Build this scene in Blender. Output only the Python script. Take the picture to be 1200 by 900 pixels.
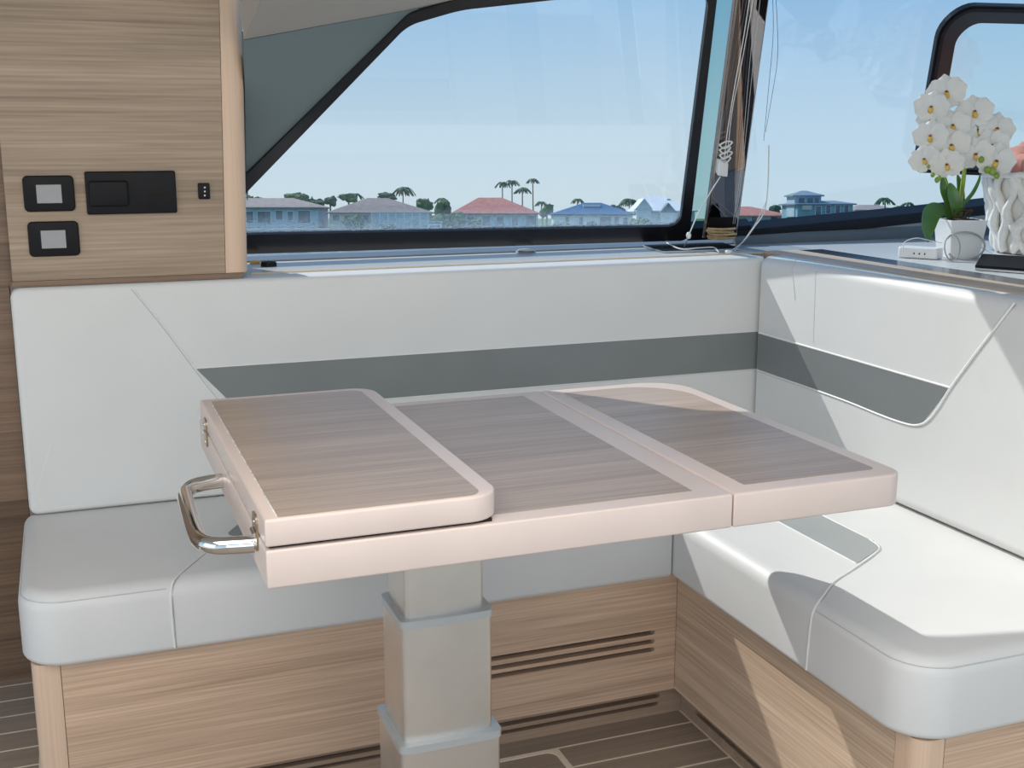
import bpy, bmesh, math, random
from mathutils import Vector, Matrix, noise

for o in list(bpy.data.objects):
    bpy.data.objects.remove(o)
scene = bpy.context.scene
COL = scene.collection
K = 0.925                       # working units -> metres
rnd = random.Random(7)

# ------------------------------------------------------------------ camera
F = 1375.0
PITCH = math.atan(293 / F)
YAW = math.radians(20.8)
H = 1.32
FW = Vector((math.sin(YAW) * math.cos(PITCH), math.cos(YAW) * math.cos(PITCH), -math.sin(PITCH)))
RT = Vector((math.cos(YAW), -math.sin(YAW), 0))
UP = RT.cross(FW)
EYE = Vector((0, 0, H))
cd = bpy.data.cameras.new('camera')
cam = bpy.data.objects.new('camera', cd)
COL.objects.link(cam)
cd.sensor_width = 36
cd.lens = 36 * F / 1200
cd.clip_end = 3000
cd.clip_start = 0.02
rot = Matrix((RT, UP, -FW)).transposed()
cam.matrix_world = Matrix.Translation(EYE * K) @ rot.to_4x4()
scene.camera = cam

# the boat lies a little nose-up: the outside world's level differs from the cabin's
HORIZON = 252.0
ua = math.atan((450 - HORIZON) / F)
EF = (FW * math.cos(ua) + UP * math.sin(ua)).normalized()      # level forward outside
EU = RT.cross(EF).normalized()                                 # outside up

# ------------------------------------------------------------------ world, sun, lamps
SUN = Vector((-0.42, 1.0, 0.97)).normalized()
world = bpy.data.worlds.new('sky')
scene.world = world
world.use_nodes = True
nt = world.node_tree
nt.nodes.clear()
out = nt.nodes.new('ShaderNodeOutputWorld')
bg = nt.nodes.new('ShaderNodeBackground')
tc = nt.nodes.new('ShaderNodeTexCoord')
dot = nt.nodes.new('ShaderNodeVectorMath'); dot.operation = 'DOT_PRODUCT'
dot.inputs[1].default_value = EU
ramp = nt.nodes.new('ShaderNodeValToRGB')
nt.links.new(tc.outputs['Generated'], dot.inputs[0])
nt.links.new(dot.outputs['Value'], ramp.inputs[0])
nt.links.new(ramp.outputs[0], bg.inputs[0])
nt.links.new(bg.outputs[0], out.inputs[0])
cr = ramp.color_ramp
cr.elements[0].position = 0.0
cr.elements[0].color = (0.66, 0.77, 0.82, 1)
cr.elements[1].position = 1.0
cr.elements[1].color = (0.13, 0.30, 0.62, 1)
for p, c in ((0.07, (0.58, 0.73, 0.84, 1)), (0.17, (0.37, 0.59, 0.83, 1)), (0.3, (0.25, 0.49, 0.80, 1))):
    e = cr.elements.new(p); e.color = c
bg.inputs[1].default_value = 1.0

sd = bpy.data.lights.new('sun', 'SUN')
sd.energy = 3.9
sd.color = (1.0, 0.96, 0.90)
sd.angle = math.radians(0.6)
so = bpy.data.objects.new('sun', sd)
COL.objects.link(so)
so.rotation_euler = (SUN).to_track_quat('Z', 'Y').to_euler()
so.location = (-3, 6, 6)

def area(name, loc, target, sx, sy, power, color):
    d = bpy.data.lights.new(name, 'AREA')
    d.shape = 'RECTANGLE'; d.size = sx * K; d.size_y = sy * K
    d.energy = power; d.color = color
    o = bpy.data.objects.new(name, d)
    COL.objects.link(o)
    o.location = Vector(loc) * K
    dr = Vector(target) - Vector(loc)
    o.rotation_euler = dr.to_track_quat('-Z', 'Y').to_euler()
    return o
# daylight through the open aft doors, plus two added unseen fills behind and overhead
area('rear_fill_light', (0.1, -2.3, 1.2), (0.6, 2.0, 0.6), 4.0, 1.8, 23, (1.0, 0.97, 0.93))  # added fill from behind the camera, no window seen there
area('aft_door_daylight', (-2.8, 1.0, 1.15), (1.0, 1.9, 0.6), 2.4, 1.7, 11, (0.98, 0.99, 1.0))
area('overhead_fill_light', (0.05, 0.70, 1.70), (0.1, 0.95, 0.0), 2.0, 1.2, 19, (1.0, 0.94, 0.86))  # added overhead fill to lift the cabin, no ceiling lamp seen

vs = scene.view_settings
vs.view_transform = 'Standard'
vs.look = 'None'
vs.exposure = 0.0
vs.gamma = 1.0
vs.use_curve_mapping = False

# ------------------------------------------------------------------ pixel helpers (direction only; planes give distance)
def ray(u, v):
    return RT * (u - 600) + UP * (450 - v) + FW * F
def onX(u, v, x):
    d = ray(u, v); return EYE + d * (x / d.x)
def onY(u, v, y):
    d = ray(u, v); return EYE + d * (y / d.y)
def onZ(u, v, z):
    d = ray(u, v); return EYE + d * ((z - H) / d.z)
W0 = Vector((0, 3.0, 1.06))
WN = Vector((0, 1, 0.762)).normalized()
def onW(u, v, off=0.0):
    """point on the raked side-window plane, moved 'off' towards the cabin"""
    d = ray(u, v)
    return EYE + d * ((W0 - WN * off - EYE).dot(WN) / d.dot(WN))

# ------------------------------------------------------------------ materials
def srgb(r, g, b):
    def f(c):
        c /= 255
        return c / 12.92 if c <= 0.04045 else ((c + 0.055) / 1.055) ** 2.4
    return (f(r), f(g), f(b), 1)

def new_mat(name):
    m = bpy.data.materials.new(name)
    m.use_nodes = True
    return m, m.node_tree, m.node_tree.nodes['Principled BSDF']

def plain(name, col, rough=0.5, metal=0.0, var=0.06, scale=30, bump=0.0, bscale=300, spec=0.5, coat=0.0, trans=0.0):
    m, t, b = new_mat(name)
    b.inputs['Roughness'].default_value = rough
    b.inputs['Metallic'].default_value = metal
    b.inputs['Specular IOR Level'].default_value = spec
    b.inputs['Coat Weight'].default_value = coat
    b.inputs['Coat Roughness'].default_value = 0.06
    geo = t.nodes.new('ShaderNodeNewGeometry')
    n = t.nodes.new('ShaderNodeTexNoise')
    n.inputs['Scale'].default_value = scale
    n.inputs['Detail'].default_value = 3
    t.links.new(geo.outputs['Position'], n.inputs['Vector'])
    r = t.nodes.new('ShaderNodeValToRGB')
    r.color_ramp.elements[0].position = 0.3
    r.color_ramp.elements[1].position = 0.7
    r.color_ramp.elements[0].color = tuple(c * (1 - var) for c in col[:3]) + (1,)
    r.color_ramp.elements[1].color = tuple(min(1, c * (1 + var)) for c in col[:3]) + (1,)
    t.links.new(n.outputs['Fac'], r.inputs[0])
    t.links.new(r.outputs[0], b.inputs['Base Color'])
    if bump:
        n2 = t.nodes.new('ShaderNodeTexNoise')
        n2.inputs['Scale'].default_value = bscale
        n2.inputs['Detail'].default_value = 2
        t.links.new(geo.outputs['Position'], n2.inputs['Vector'])
        bp = t.nodes.new('ShaderNodeBump')
        bp.inputs['Strength'].default_value = bump
        bp.inputs['Distance'].default_value = 0.002
        t.links.new(n2.outputs['Fac'], bp.inputs['Height'])
        t.links.new(bp.outputs[0], b.inputs['Normal'])
    if trans:
        b.inputs['Subsurface Weight'].default_value = trans
        b.inputs['Subsurface Radius'].default_value = (0.01, 0.01, 0.01)
    return m

def wood(name, dark, light, axis=0, rough=0.45, fine=1.0, contrast=1.0, seed=0.0):
    m, t, b = new_mat(name)
    b.inputs['Roughness'].default_value = rough
    geo = t.nodes.new('ShaderNodeNewGeometry')
    mp = t.nodes.new('ShaderNodeMapping')
    s = [34 * fine] * 3; s[axis] = 0.8
    mp.inputs['Scale'].default_value = s
    mp.inputs['Location'].default_value = (seed, seed * 1.7, seed * 0.3)
    n1 = t.nodes.new('ShaderNodeTexNoise')
    n1.inputs['Scale'].default_value = 1.0; n1.inputs['Detail'].default_value = 5
    n1.inputs['Roughness'].default_value = 0.62; n1.inputs['Distortion'].default_value = 0.35
    mp2 = t.nodes.new('ShaderNodeMapping')
    s2 = [260 * fine] * 3; s2[axis] = 4.0
    mp2.inputs['Scale'].default_value = s2
    n2 = t.nodes.new('ShaderNodeTexNoise')
    n2.inputs['Scale'].default_value = 1.0; n2.inputs['Detail'].default_value = 3
    mx = t.nodes.new('ShaderNodeMath'); mx.operation = 'MULTIPLY_ADD'
    mx.inputs[1].default_value = 0.5
    add = t.nodes.new('ShaderNodeMath'); add.operation = 'MULTIPLY'
    add.inputs[1].default_value = 0.5
    t.links.new(geo.outputs['Position'], mp.inputs['Vector'])
    t.links.new(geo.outputs['Position'], mp2.inputs['Vector'])
    t.links.new(mp.outputs[0], n1.inputs['Vector'])
    t.links.new(mp2.outputs[0], n2.inputs['Vector'])
    t.links.new(n1.outputs['Fac'], add.inputs[0])
    t.links.new(n2.outputs['Fac'], mx.inputs[0])
    t.links.new(add.outputs[0], mx.inputs[2])
    r = t.nodes.new('ShaderNodeValToRGB')
    w = 0.17 / contrast
    r.color_ramp.elements[0].position = 0.5 - w
    r.color_ramp.elements[1].position = 0.5 + w
    r.color_ramp.elements[0].color = dark
    r.color_ramp.elements[1].color = light
    t.links.new(mx.outputs[0], r.inputs[0])
    t.links.new(r.outputs[0], b.inputs['Base Color'])
    bp = t.nodes.new('ShaderNodeBump')
    bp.inputs['Strength'].default_value = 0.12
    bp.inputs['Distance'].default_value = 0.001
    t.links.new(n2.outputs['Fac'], bp.inputs['Height'])
    t.links.new(bp.outputs[0], b.inputs['Normal'])
    return m

def glass(name, tint=(0.97, 0.99, 1.0, 1), refl=0.05, dirt=0.0):
    m = bpy.data.materials.new(name)
    m.use_nodes = True
    t = m.node_tree
    t.nodes.clear()
    o = t.nodes.new('ShaderNodeOutputMaterial')
    tr = t.nodes.new('ShaderNodeBsdfTransparent'); tr.inputs[0].default_value = tint
    gl = t.nodes.new('ShaderNodeBsdfGlossy'); gl.inputs['Roughness'].default_value = 0.01
    mix = t.nodes.new('ShaderNodeMixShader'); mix.inputs[0].default_value = refl
    t.links.new(tr.outputs[0], mix.inputs[1])
    t.links.new(gl.outputs[0], mix.inputs[2])
    last = mix
    if dirt:
        # dried salt spray: fine speckles that gather low on the pane
        geo = t.nodes.new('ShaderNodeNewGeometry')
        sep = t.nodes.new('ShaderNodeSeparateXYZ')
        t.links.new(geo.outputs['Position'], sep.inputs[0])
        mr = t.nodes.new('ShaderNodeMapRange')
        mr.inputs['From Min'].default_value = 1.055 * K
        mr.inputs['From Max'].default_value = 1.135 * K
        mr.inputs['To Min'].default_value = dirt
        mr.inputs['To Max'].default_value = 0.0
        t.links.new(sep.outputs['Z'], mr.inputs['Value'])
        n = t.nodes.new('ShaderNodeTexNoise'); n.inputs['Scale'].default_value = 420
        n.inputs['Detail'].default_value = 3
        t.links.new(geo.outputs['Position'], n.inputs['Vector'])
        rp = t.nodes.new('ShaderNodeMapRange')
        rp.inputs['From Min'].default_value = 0.4; rp.inputs['From Max'].default_value = 0.72
        t.links.new(n.outputs['Fac'], rp.inputs['Value'])
        mu = t.nodes.new('ShaderNodeMath'); mu.operation = 'MULTIPLY'
        t.links.new(mr.outputs[0], mu.inputs[0]); t.links.new(rp.outputs[0], mu.inputs[1])
        df = t.nodes.new('ShaderNodeBsdfTranslucent'); df.inputs[0].default_value = (0.55, 0.68, 0.78, 1)
        m2 = t.nodes.new('ShaderNodeMixShader')
        t.links.new(mu.outputs[0], m2.inputs[0])
        t.links.new(mix.outputs[0], m2.inputs[1]); t.links.new(df.outputs[0], m2.inputs[2])
        last = m2
    t.links.new(last.outputs[0], o.inputs[0])
    return m

LEATHER = plain('white leather', (0.72, 0.72, 0.71, 1), rough=0.48, var=0.02, scale=6, bump=0.18, bscale=900)
PIPING = plain('white piping', (0.82, 0.82, 0.80, 1), rough=0.5, var=0.02)
SEAM = plain('leather seam', (0.42, 0.43, 0.43, 1), rough=0.7, var=0.02)
STITCH = plain('pale stitch', (0.60, 0.61, 0.61, 1), rough=0.7, var=0.02)
GREYLEA = plain('grey leather', (0.205, 0.22, 0.222, 1), rough=0.5, var=0.04, scale=8, bump=0.15, bscale=900)
WOODX = wood('wood grain along the cabin', srgb(180, 149, 124), srgb(232, 200, 172), 0)
WOODY = wood('wood grain across the cabin', srgb(176, 149, 126), srgb(226, 200, 174), 1, seed=3.1)
WOODZ = wood('wood upright grain', srgb(214, 184, 158), srgb(230, 200, 174), 2, seed=5.0)
WOODC = wood('cabinet wood', srgb(132, 112, 92), srgb(184, 161, 138), 0, seed=9.0, fine=0.9)
WOODT = wood('table inlay wood', srgb(150, 132, 119), srgb(194, 174, 158), 0, seed=2.0, rough=0.33)
WOODD = wood('dark bulkhead wood', srgb(96, 74, 58), srgb(140, 114, 92), 0, seed=12.0)
TFRAME = plain('table edge lacquer', srgb(222, 205, 197), rough=0.32, var=0.03, scale=9)
ALU = plain('brushed aluminium', (0.76, 0.735, 0.69, 1), rough=0.36, metal=0.9, var=0.03, scale=14)
RIM = plain('satin rim', (0.58, 0.61, 0.62, 1), rough=0.4, metal=0.5, var=0.02)
CHROME = plain('chrome', (0.82, 0.82, 0.82, 1), rough=0.06, metal=1.0, var=0.01)
BRASS = plain('hinge metal', (0.45, 0.36, 0.24, 1), rough=0.25, metal=1.0, var=0.1)
BLACK = plain('black plastic', (0.008, 0.008, 0.010, 1), rough=0.5, var=0.1, spec=0.2)
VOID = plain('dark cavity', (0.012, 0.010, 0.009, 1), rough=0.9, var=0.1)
BLACKF = plain('black window frame', (0.012, 0.012, 0.015, 1), rough=0.3, var=0.1)
TEAL = plain('dark grey side lining', srgb(106, 120, 124), rough=0.6, var=0.03, scale=5, bump=0.1, bscale=600)
HEADL = plain('headliner', srgb(180, 176, 170), rough=0.7, var=0.02, scale=5, bump=0.1, bscale=600)
WHITEG = plain('white gelcoat', (0.62, 0.63, 0.63, 1), rough=0.3, var=0.02, scale=4)
GREYCH = plain('grey blue channel', srgb(112, 124, 134), rough=0.4, var=0.05, scale=8)
GREYLT = plain('pale grey moulding', srgb(168, 178, 182), rough=0.35, var=0.04, scale=8)
DARKTOP = plain('dark counter inlay', srgb(44, 48, 56), rough=0.18, var=0.06)
PLANK = wood('grey teak plank', srgb(142, 126, 112), srgb(166, 150, 134), 0, seed=21, rough=0.5, fine=1.5)
CAULK = plain('pale caulking', srgb(236, 224, 202), rough=0.7, var=0.05)
PLINTH = wood('plinth wood', srgb(150, 126, 106), srgb(186, 160, 138), 0, seed=4)
SCREEN = plain('switched-off screen', srgb(150, 150, 152), rough=0.12, var=0.03, scale=40)
CREAM = plain('cream piping', srgb(205, 188, 158), rough=0.6, var=0.05)
CABLE = plain('white cable', (0.78, 0.78, 0.76, 1), rough=0.45, var=0.02)
CABLEG = plain('grey cable', (0.40, 0.39, 0.38, 1), rough=0.4, var=0.05)
CORDM = plain('pale cord', (0.55, 0.55, 0.54, 1), rough=0.6, var=0.05)
POST = plain('polished dark post', (0.42, 0.36, 0.33, 1), rough=0.03, metal=1.0, var=0.02)
POSTE = plain('post edge strip', (0.62, 0.58, 0.58, 1), rough=0.25, metal=0.8, var=0.02)
CERAM = plain('white glazed pot', (0.78, 0.78, 0.77, 1), rough=0.3, var=0.02)
SOIL = plain('bark mulch', (0.06, 0.035, 0.02, 1), rough=0.9, var=0.4, scale=120, bump=0.8, bscale=200)
LEAF = plain('orchid leaf green', (0.07, 0.17, 0.035, 1), rough=0.3, var=0.2, scale=25)
STEM = plain('orchid stem green', (0.26, 0.36, 0.05, 1), rough=0.4, var=0.15, scale=60)
PETAL = plain('white petal', (0.80, 0.78, 0.73, 1), rough=0.55, var=0.03, scale=60, trans=0.0)
LIP = plain('yellow lip', (0.75, 0.48, 0.10, 1), rough=0.5, var=0.15, scale=120)
THROAT = plain('brown throat', (0.22, 0.06, 0.02, 1), rough=0.5, var=0.2, scale=120)
ROPE = plain('white rope basket', (0.84, 0.81, 0.76, 1), rough=0.8, var=0.05, scale=60, bump=0.4, bscale=250)
PINK = plain('salmon cloth', (0.70, 0.30, 0.24, 1), rough=0.8, var=0.12, scale=30)
PALEP = plain('pale pink cloth', (0.78, 0.55, 0.50, 1), rough=0.8, var=0.08, scale=30)
TAN = plain('tan twine', (0.42, 0.30, 0.16, 1), rough=0.8, var=0.25, scale=70, bump=0.5, bscale=200)
YELLOW = plain('yellow pencil', (0.62, 0.42, 0.10, 1), rough=0.5, var=0.05)
SLATE = plain('dark tablet glass', (0.012, 0.013, 0.016, 1), rough=0.6, var=0.05, spec=0.05)
SILVER = plain('silver casing', (0.5, 0.52, 0.54, 1), rough=0.25, metal=0.8, var=0.03)
GLASS = glass('window glass', dirt=0.6)
GLASS2 = glass('tinted narrow glass', tint=(0.72, 0.86, 0.86, 1), refl=0.10)
GLASS3 = glass('front window glass', tint=(0.93, 0.97, 1.0, 1), refl=0.05)
GLASS4 = glass('hatch glass', tint=(0.97, 1.0, 0.99, 1), refl=0.06)

# ------------------------------------------------------------------ mesh helpers
def link(name, me, parent=None):
    o = bpy.data.objects.new(name, me)
    COL.objects.link(o)
    if parent is not None:
        o.parent = parent
        o.matrix_parent_inverse = parent_inv(parent)
    return o
def wmat(o):
    m = Matrix.Translation(o.location)
    return m
def parent_inv(p):
    # every mesh is laid out in cabin coordinates; only Empties are moved
    m = Matrix.Identity(4)
    if p.parent is None:
        m = Matrix.Translation(p.location)
    return m.inverted()

def mk(name, verts, faces, mat, parent=None, smooth=0.0):
    me = bpy.data.meshes.new(name)
    me.from_pydata([Vector(v) * K for v in verts], [], faces)
    bm = bmesh.new(); bm.from_mesh(me)
    bmesh.ops.remove_doubles(bm, verts=bm.verts, dist=1e-6)
    bmesh.ops.recalc_face_normals(bm, faces=bm.faces)
    bm.to_mesh(me); bm.free()
    if smooth:
        for p in me.polygons: p.use_smooth = True
        me.set_sharp_from_angle(angle=math.radians(smooth))
    me.materials.append(mat)
    return link(name, me, parent)

class MB:
    """collects shapes into one mesh"""
    def __init__(s): s.v = []; s.f = []
    def add(s, v, f):
        n = len(s.v)
        s.v += [Vector(p) for p in v]; s.f += [tuple(i + n for i in q) for q in f]
        return s
    def build(s, name, mat, parent=None, smooth=0.0): return mk(name, s.v, s.f, mat, parent, smooth)

def box(x0, x1, y0, y1, z0, z1):
    v = [(x, y, z) for z in (z0, z1) for y in (y0, y1) for x in (x0, x1)]
    f = [(0, 1, 3, 2), (4, 5, 7, 6), (0, 1, 5, 4), (2, 3, 7, 6), (0, 2, 6, 4), (1, 3, 7, 5)]
    return v, f

def signed(pts):
    return sum(a[0] * b[1] - b[0] * a[1] for a, b in zip(pts, pts[1:] + pts[:1])) / 2
def ccw(pts, rad):
    if signed(pts) < 0:
        return pts[::-1], rad[::-1]
    return pts, rad
def offset(pts, d):
    n = len(pts); r = []
    for i in range(n):
        p0 = Vector(pts[i - 1]); p = Vector(pts[i]); p1 = Vector(pts[(i + 1) % n])
        a = (p - p0).normalized(); b = (p1 - p).normalized()
        na = Vector((-a.y, a.x)); nb = Vector((-b.y, b.x))
        m = (na + nb)
        l = max(0.3, 1 + na.dot(nb))
        r.append(tuple(p + m * (d / l)))
    return r
def fillet(pts, rad, seg=8):
    """round the corners of a CCW polygon; always seg+1 points a corner"""
    n = len(pts); r = []
    for i in range(n):
        p = Vector(pts[i]); a = (Vector(pts[i - 1]) - p); b = (Vector(pts[(i + 1) % n]) - p)
        la, lb = a.length, b.length
        a /= la; b /= lb
        R = max(rad[i], 1e-4)
        ang = a.angle(b)
        if math.pi - ang < 0.02:
            for k in range(seg + 1): r.append(tuple(p + (b - a) * 1e-5 * (k - seg / 2)))
            continue
        t = min(R / math.tan(ang / 2), la * 0.49, lb * 0.49)
        R = t * math.tan(ang / 2)
        c = p + (a + b).normalized() * (R / math.sin(ang / 2))
        s = p + a * t - c; e = p + b * t - c
        tot = s.angle(e); cr_ = s.x * e.y - s.y * e.x
        sg = 1 if cr_ > 0 else -1
        for k in range(seg + 1):
            th = sg * tot * k / seg
            r.append((c.x + s.x * math.cos(th) - s.y * math.sin(th), c.y + s.x * math.sin(th) + s.y * math.cos(th)))
    return r

def slab(pts, rad, c0, c1, r0=0.0, r1=0.0, mp=None, seg=8, es=5):
    """rounded plate: outline pts (a,b), from c0 to c1, edge roundings r0 (at c0) and r1 (at c1)"""
    if mp is None: mp = lambda a, b, c: (a, b, c)
    if not isinstance(rad, (list, tuple)): rad = [rad] * len(pts)
    pts, rad = ccw([tuple(p) for p in pts], list(rad))
    sg = 1 if c1 > c0 else -1
    rings = []
    if r0 > 0:
        for k in range(es):
            th = math.pi / 2 * k / es
            rings.append((r0 * (1 - math.sin(th)), c0 + sg * r0 * (1 - math.cos(th))))
        rings.append((0, c0 + sg * r0))
    else:
        rings.append((0, c0))
    if r1 > 0:
        for k in range(es + 1):
            th = math.pi / 2 * k / es
            rings.append((r1 * (1 - math.cos(th)), c1 - sg * r1 * (1 - math.sin(th))))
    else:
        rings.append((0, c1))
    V = []; Fc = []
    n = None
    for d, c in rings:
        o = fillet(offset(pts, d) if d > 0 else pts, [max(q - d, 0.0005) for q in rad], seg)
        n = len(o)
        V += [mp(a, b, c) for a, b in o]
    for k in range(len(rings) - 1):
        for i in range(n):
            j = (i + 1) % n
            Fc.append((k * n + i, k * n + j, (k + 1) * n + j, (k + 1) * n + i))
    Fc.append(tuple(range(n)))
    Fc.append(tuple(range((len(rings) - 1) * n, len(rings) * n)))
    return V, Fc

def ring_plate(outer, inner, mp, c0, c1):
    """frame between two outlines with the same number of points"""
    n = len(outer); V = []
    for pts in (outer, inner):
        for c in (c0, c1):
            V += [mp(p[0], p[1], c) for p in pts]
    Fc = []
    for i in range(n):
        j = (i + 1) % n
        o0, o1, i0, i1 = 0, n, 2 * n, 3 * n
        Fc += [(o0 + i, o0 + j, i0 + j, i0 + i), (o1 + i, o1 + j, i1 + j, i1 + i),
               (o0 + i, o0 + j, o1 + j, o1 + i), (i0 + i, i0 + j, i1 + j, i1 + i)]
    return V, Fc

def tube(pts, r, n=8, cap=True, closed=False):
    pts = [Vector(p) for p in pts]
    m = len(pts)
    if not isinstance(r, (list, tuple)): r = [r] * m
    V = []; Fc = []
    up = None
    for i, p in enumerate(pts):
        if closed: t = pts[(i + 1) % m] - pts[i - 1]
        elif i == 0: t = pts[1] - p
        elif i == m - 1: t = p - pts[i - 1]
        else: t = (pts[i + 1] - p).normalized() + (p - pts[i - 1]).normalized()
        t = t.normalized()
        if up is None:
            up = Vector((0, 0, 1)) if abs(t.z) < 0.9 else Vector((1, 0, 0))
        a = t.cross(up)
        if a.length < 1e-6: a = t.orthogonal()
        a.normalize(); b = a.cross(t).normalized(); up = b
        for k in range(n):
            th = 2 * math.pi * k / n
            V.append(p + (a * math.cos(th) + b * math.sin(th)) * r[i])
    for i in range(m - 1 if not closed else m):
        for k in range(n):
            l = (k + 1) % n; j = (i + 1) % m
            Fc.append((i * n + k, i * n + l, j * n + l, j * n + k))
    if cap and not closed:
        Fc.append(tuple(range(n))); Fc.append(tuple(range((m - 1) * n, m * n)))
    return V, Fc

def spline(pts, n=8):
    """Catmull-Rom through the points"""
    P = [Vector(p) for p in pts]
    P = [P[0] * 2 - P[1]] + P + [P[-1] * 2 - P[-2]]
    r = []
    for i in range(1, len(P) - 2):
        for k in range(n):
            t = k / n
            a, b, c, d = P[i - 1], P[i], P[i + 1], P[i + 2]
            r.append(0.5 * ((2 * b) + (c - a) * t + (2 * a - 5 * b + 4 * c - d) * t * t + (3 * b - a - 3 * c + d) * t ** 3))
    r.append(P[-2])
    return r

def lathe(cx, cy, prof, n=24):
    V = []; Fc = []
    for r, z in prof:
        for k in range(n):
            th = 2 * math.pi * k / n
            V.append((cx + r * math.cos(th), cy + r * math.sin(th), z))
    for i in range(len(prof) - 1):
        for k in range(n):
            l = (k + 1) % n
            Fc.append((i * n + k, i * n + l, (i + 1) * n + l, (i + 1) * n + k))
    Fc.append(tuple(range(n))); Fc.append(tuple(range((len(prof) - 1) * n, len(prof) * n)))
    return V, Fc

def blob(c, r, seed, sub=2, amp=0.25, sc=1.0):
    bm = bmesh.new()
    bmesh.ops.create_icosphere(bm, subdivisions=sub, radius=1)
    V = []
    for v in bm.verts:
        d = v.co.normalized()
        k = 1 + amp * noise.noise(d * 2.2 * sc + Vector((seed * 3.1, seed, -seed)))
        V.append((c[0] + d.x * r[0] * k, c[1] + d.y * r[1] * k, c[2] + d.z * r[2] * k))
    Fc = [tuple(v.index for v in f.verts) for f in bm.faces]
    bm.free()
    return V, Fc

def empty(name, loc, label=None, cat=None, group=None, kind=None):
    o = bpy.data.objects.new(name, None)
    COL.objects.link(o)
    o.location = Vector(loc) * K
    o.empty_display_size = 0.05
    tag(o, label, cat, group, kind)
    return o
def tag(o, label=None, cat=None, group=None, kind=None):
    if label: o['label'] = label
    if cat: o['category'] = cat
    if group: o['group'] = group
    if kind: o['kind'] = kind
    return o
def struct(o): o['kind'] = 'structure'; return o

def panel_with_slots(name, rect, slots, c0, c1, mp, mat, parent):
    """plate rect=(a0,a1,b0,b1) with real rounded slots (a0,a1,b,h)"""
    cu = bpy.data.curves.new(name, 'CURVE')
    cu.dimensions = '2D'; cu.fill_mode = 'BOTH'
    def add(pts):
        sp = cu.splines.new('POLY'); sp.points.add(len(pts) - 1); sp.use_cyclic_u = True
        for q, p in zip(sp.points, pts): q.co = (p[0], p[1], 0, 1)
    a0, a1, b0, b1 = rect
    add([(a0, b0), (a1, b0), (a1, b1), (a0, b1)])
    for s0, s1, b, h in slots:
        r = h / 2; pts = []
        for k in range(7):
            th = -math.pi / 2 + math.pi * k / 6
            pts.append((s1 - r + r * math.cos(th), b + r * math.sin(th)))
        for k in range(7):
            th = math.pi / 2 + math.pi * k / 6
            pts.append((s0 + r + r * math.cos(th), b + r * math.sin(th)))
        add(pts)
    cu.extrude = 0.5
    tmp = bpy.data.objects.new('tmp', cu)
    me = bpy.data.meshes.new_from_object(tmp)
    V = [mp(v.co.x, v.co.y, c0 + (v.co.z + 0.5) * (c1 - c0)) for v in me.vertices]
    Fc = [tuple(p.vertices) for p in me.polygons]
    bpy.data.objects.remove(tmp); bpy.data.meshes.remove(me)
    return mk(name, V, Fc, mat, parent)

mXZ = lambda a, b, c: (a, c, b)      # outline (x,z), depth along y
mYZ = lambda a, b, c: (c, a, b)      # outline (y,z), depth along x

# ================================================================== SETTING
YR, XR = 2.679, 1.713          # faces of the two backrests
YP, XP = 2.205, 1.2375         # faces of the two bench bases
ZS = 0.4955                    # seat height
TOE = 0.069

# floor: sub floor in caulk colour with separate planks on it
fl = MB(); fl.add(*box(-2.2, 3.4, -2.4, 3.4, -0.05, -0.0004))
floor = struct(fl.build('floor', CAULK))
py = 2.36
edges = []
y = 2.1655
while y < 2.92: y += 0.0835
while y > -2.3:
    edges.append(y); y -= 0.0835
hx0, hx1, hy0, hy1 = 0.45, 0.927, 2.1655 - .0835 * 7, 2.1655      # hatch in the floor
for i in range(len(edges) - 1):
    a, b = edges[i + 1] + 0.0032, edges[i] - 0.0032
    segs = [(-2.0, 1.262)] if b < 2.26 else [(-2.0, -0.135)]
    if b > hy0 + .01 and a < hy1 - .01: segs = [(-2.0, hx0 - 0.004), (hx1 + 0.004, 1.262)]
    for s0, s1 in segs:
        mk('plank', *box(s0, s1, a, b, -0.0004, 0.0), PLANK, floor)
mk('hatch_panel', *slab([(hx0 + .012, hy0 + .012), (hx1 - .012, hy0 + .012), (hx1 - .012, hy1 - .012), (hx0 + .012, hy1 - .012)], 0.02, -0.006, 0.0005), PLANK, floor)
oo = fillet([(hx0, hy0), (hx1, hy0), (hx1, hy1), (hx0, hy1)], [.03] * 4)
ii = fillet([(hx0 + .012, hy0 + .012), (hx1 - .012, hy0 + .012), (hx1 - .012, hy1 - .012), (hx0 + .012, hy1 - .012)], [.022] * 4)
mk('hatch_rim', *ring_plate(oo, ii, lambda a, b, c: (a, b, c), -0.006, 0.002), CAULK, floor)
fm = MB(); fm.add(*box(XP + 0.02, 1.268, 0.9, 2.23, -0.006, 0.001))

# hull side behind the benches and under the windows
wb = struct(mk('wall_back', *box(-0.14, 3.3, 3.06, 3.16, 0.0, 0.995), WHITEG))

# ledge between backrest and window
lg = struct(mk('trim_1', *box(0.36, 1.80, 2.775, 3.035, 0.94, 1.0), WHITEG))
tag(lg, 'pale ledge running under the side window behind the backrest')
mk('piping', *tube([(0.40, 2.772, 1.0), (1.79, 2.772, 1.0)], 0.0035), CREAM, lg)
# grey channel rising to the window frame
ch = MB()
prof = [(3.03, 0.985), (3.03, 1.004), (3.06, 1.012), (3.085, 1.012), (3.10, 0.985)]
def extrude_x(prof, x0, x1):
    n = len(prof)
    V = [(x0, p[0], p[1]) for p in prof] + [(x1, p[0], p[1]) for p in prof]
    Fc = [(i, (i + 1) % n, (i + 1) % n + n, i + n) for i in range(n)] + [tuple(range(n)), tuple(range(n, 2 * n))]
    return V, Fc
ch.add(*extrude_x(prof, 0.36, 1.9))
struct(ch.build('trim_2', GREYCH))

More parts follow.
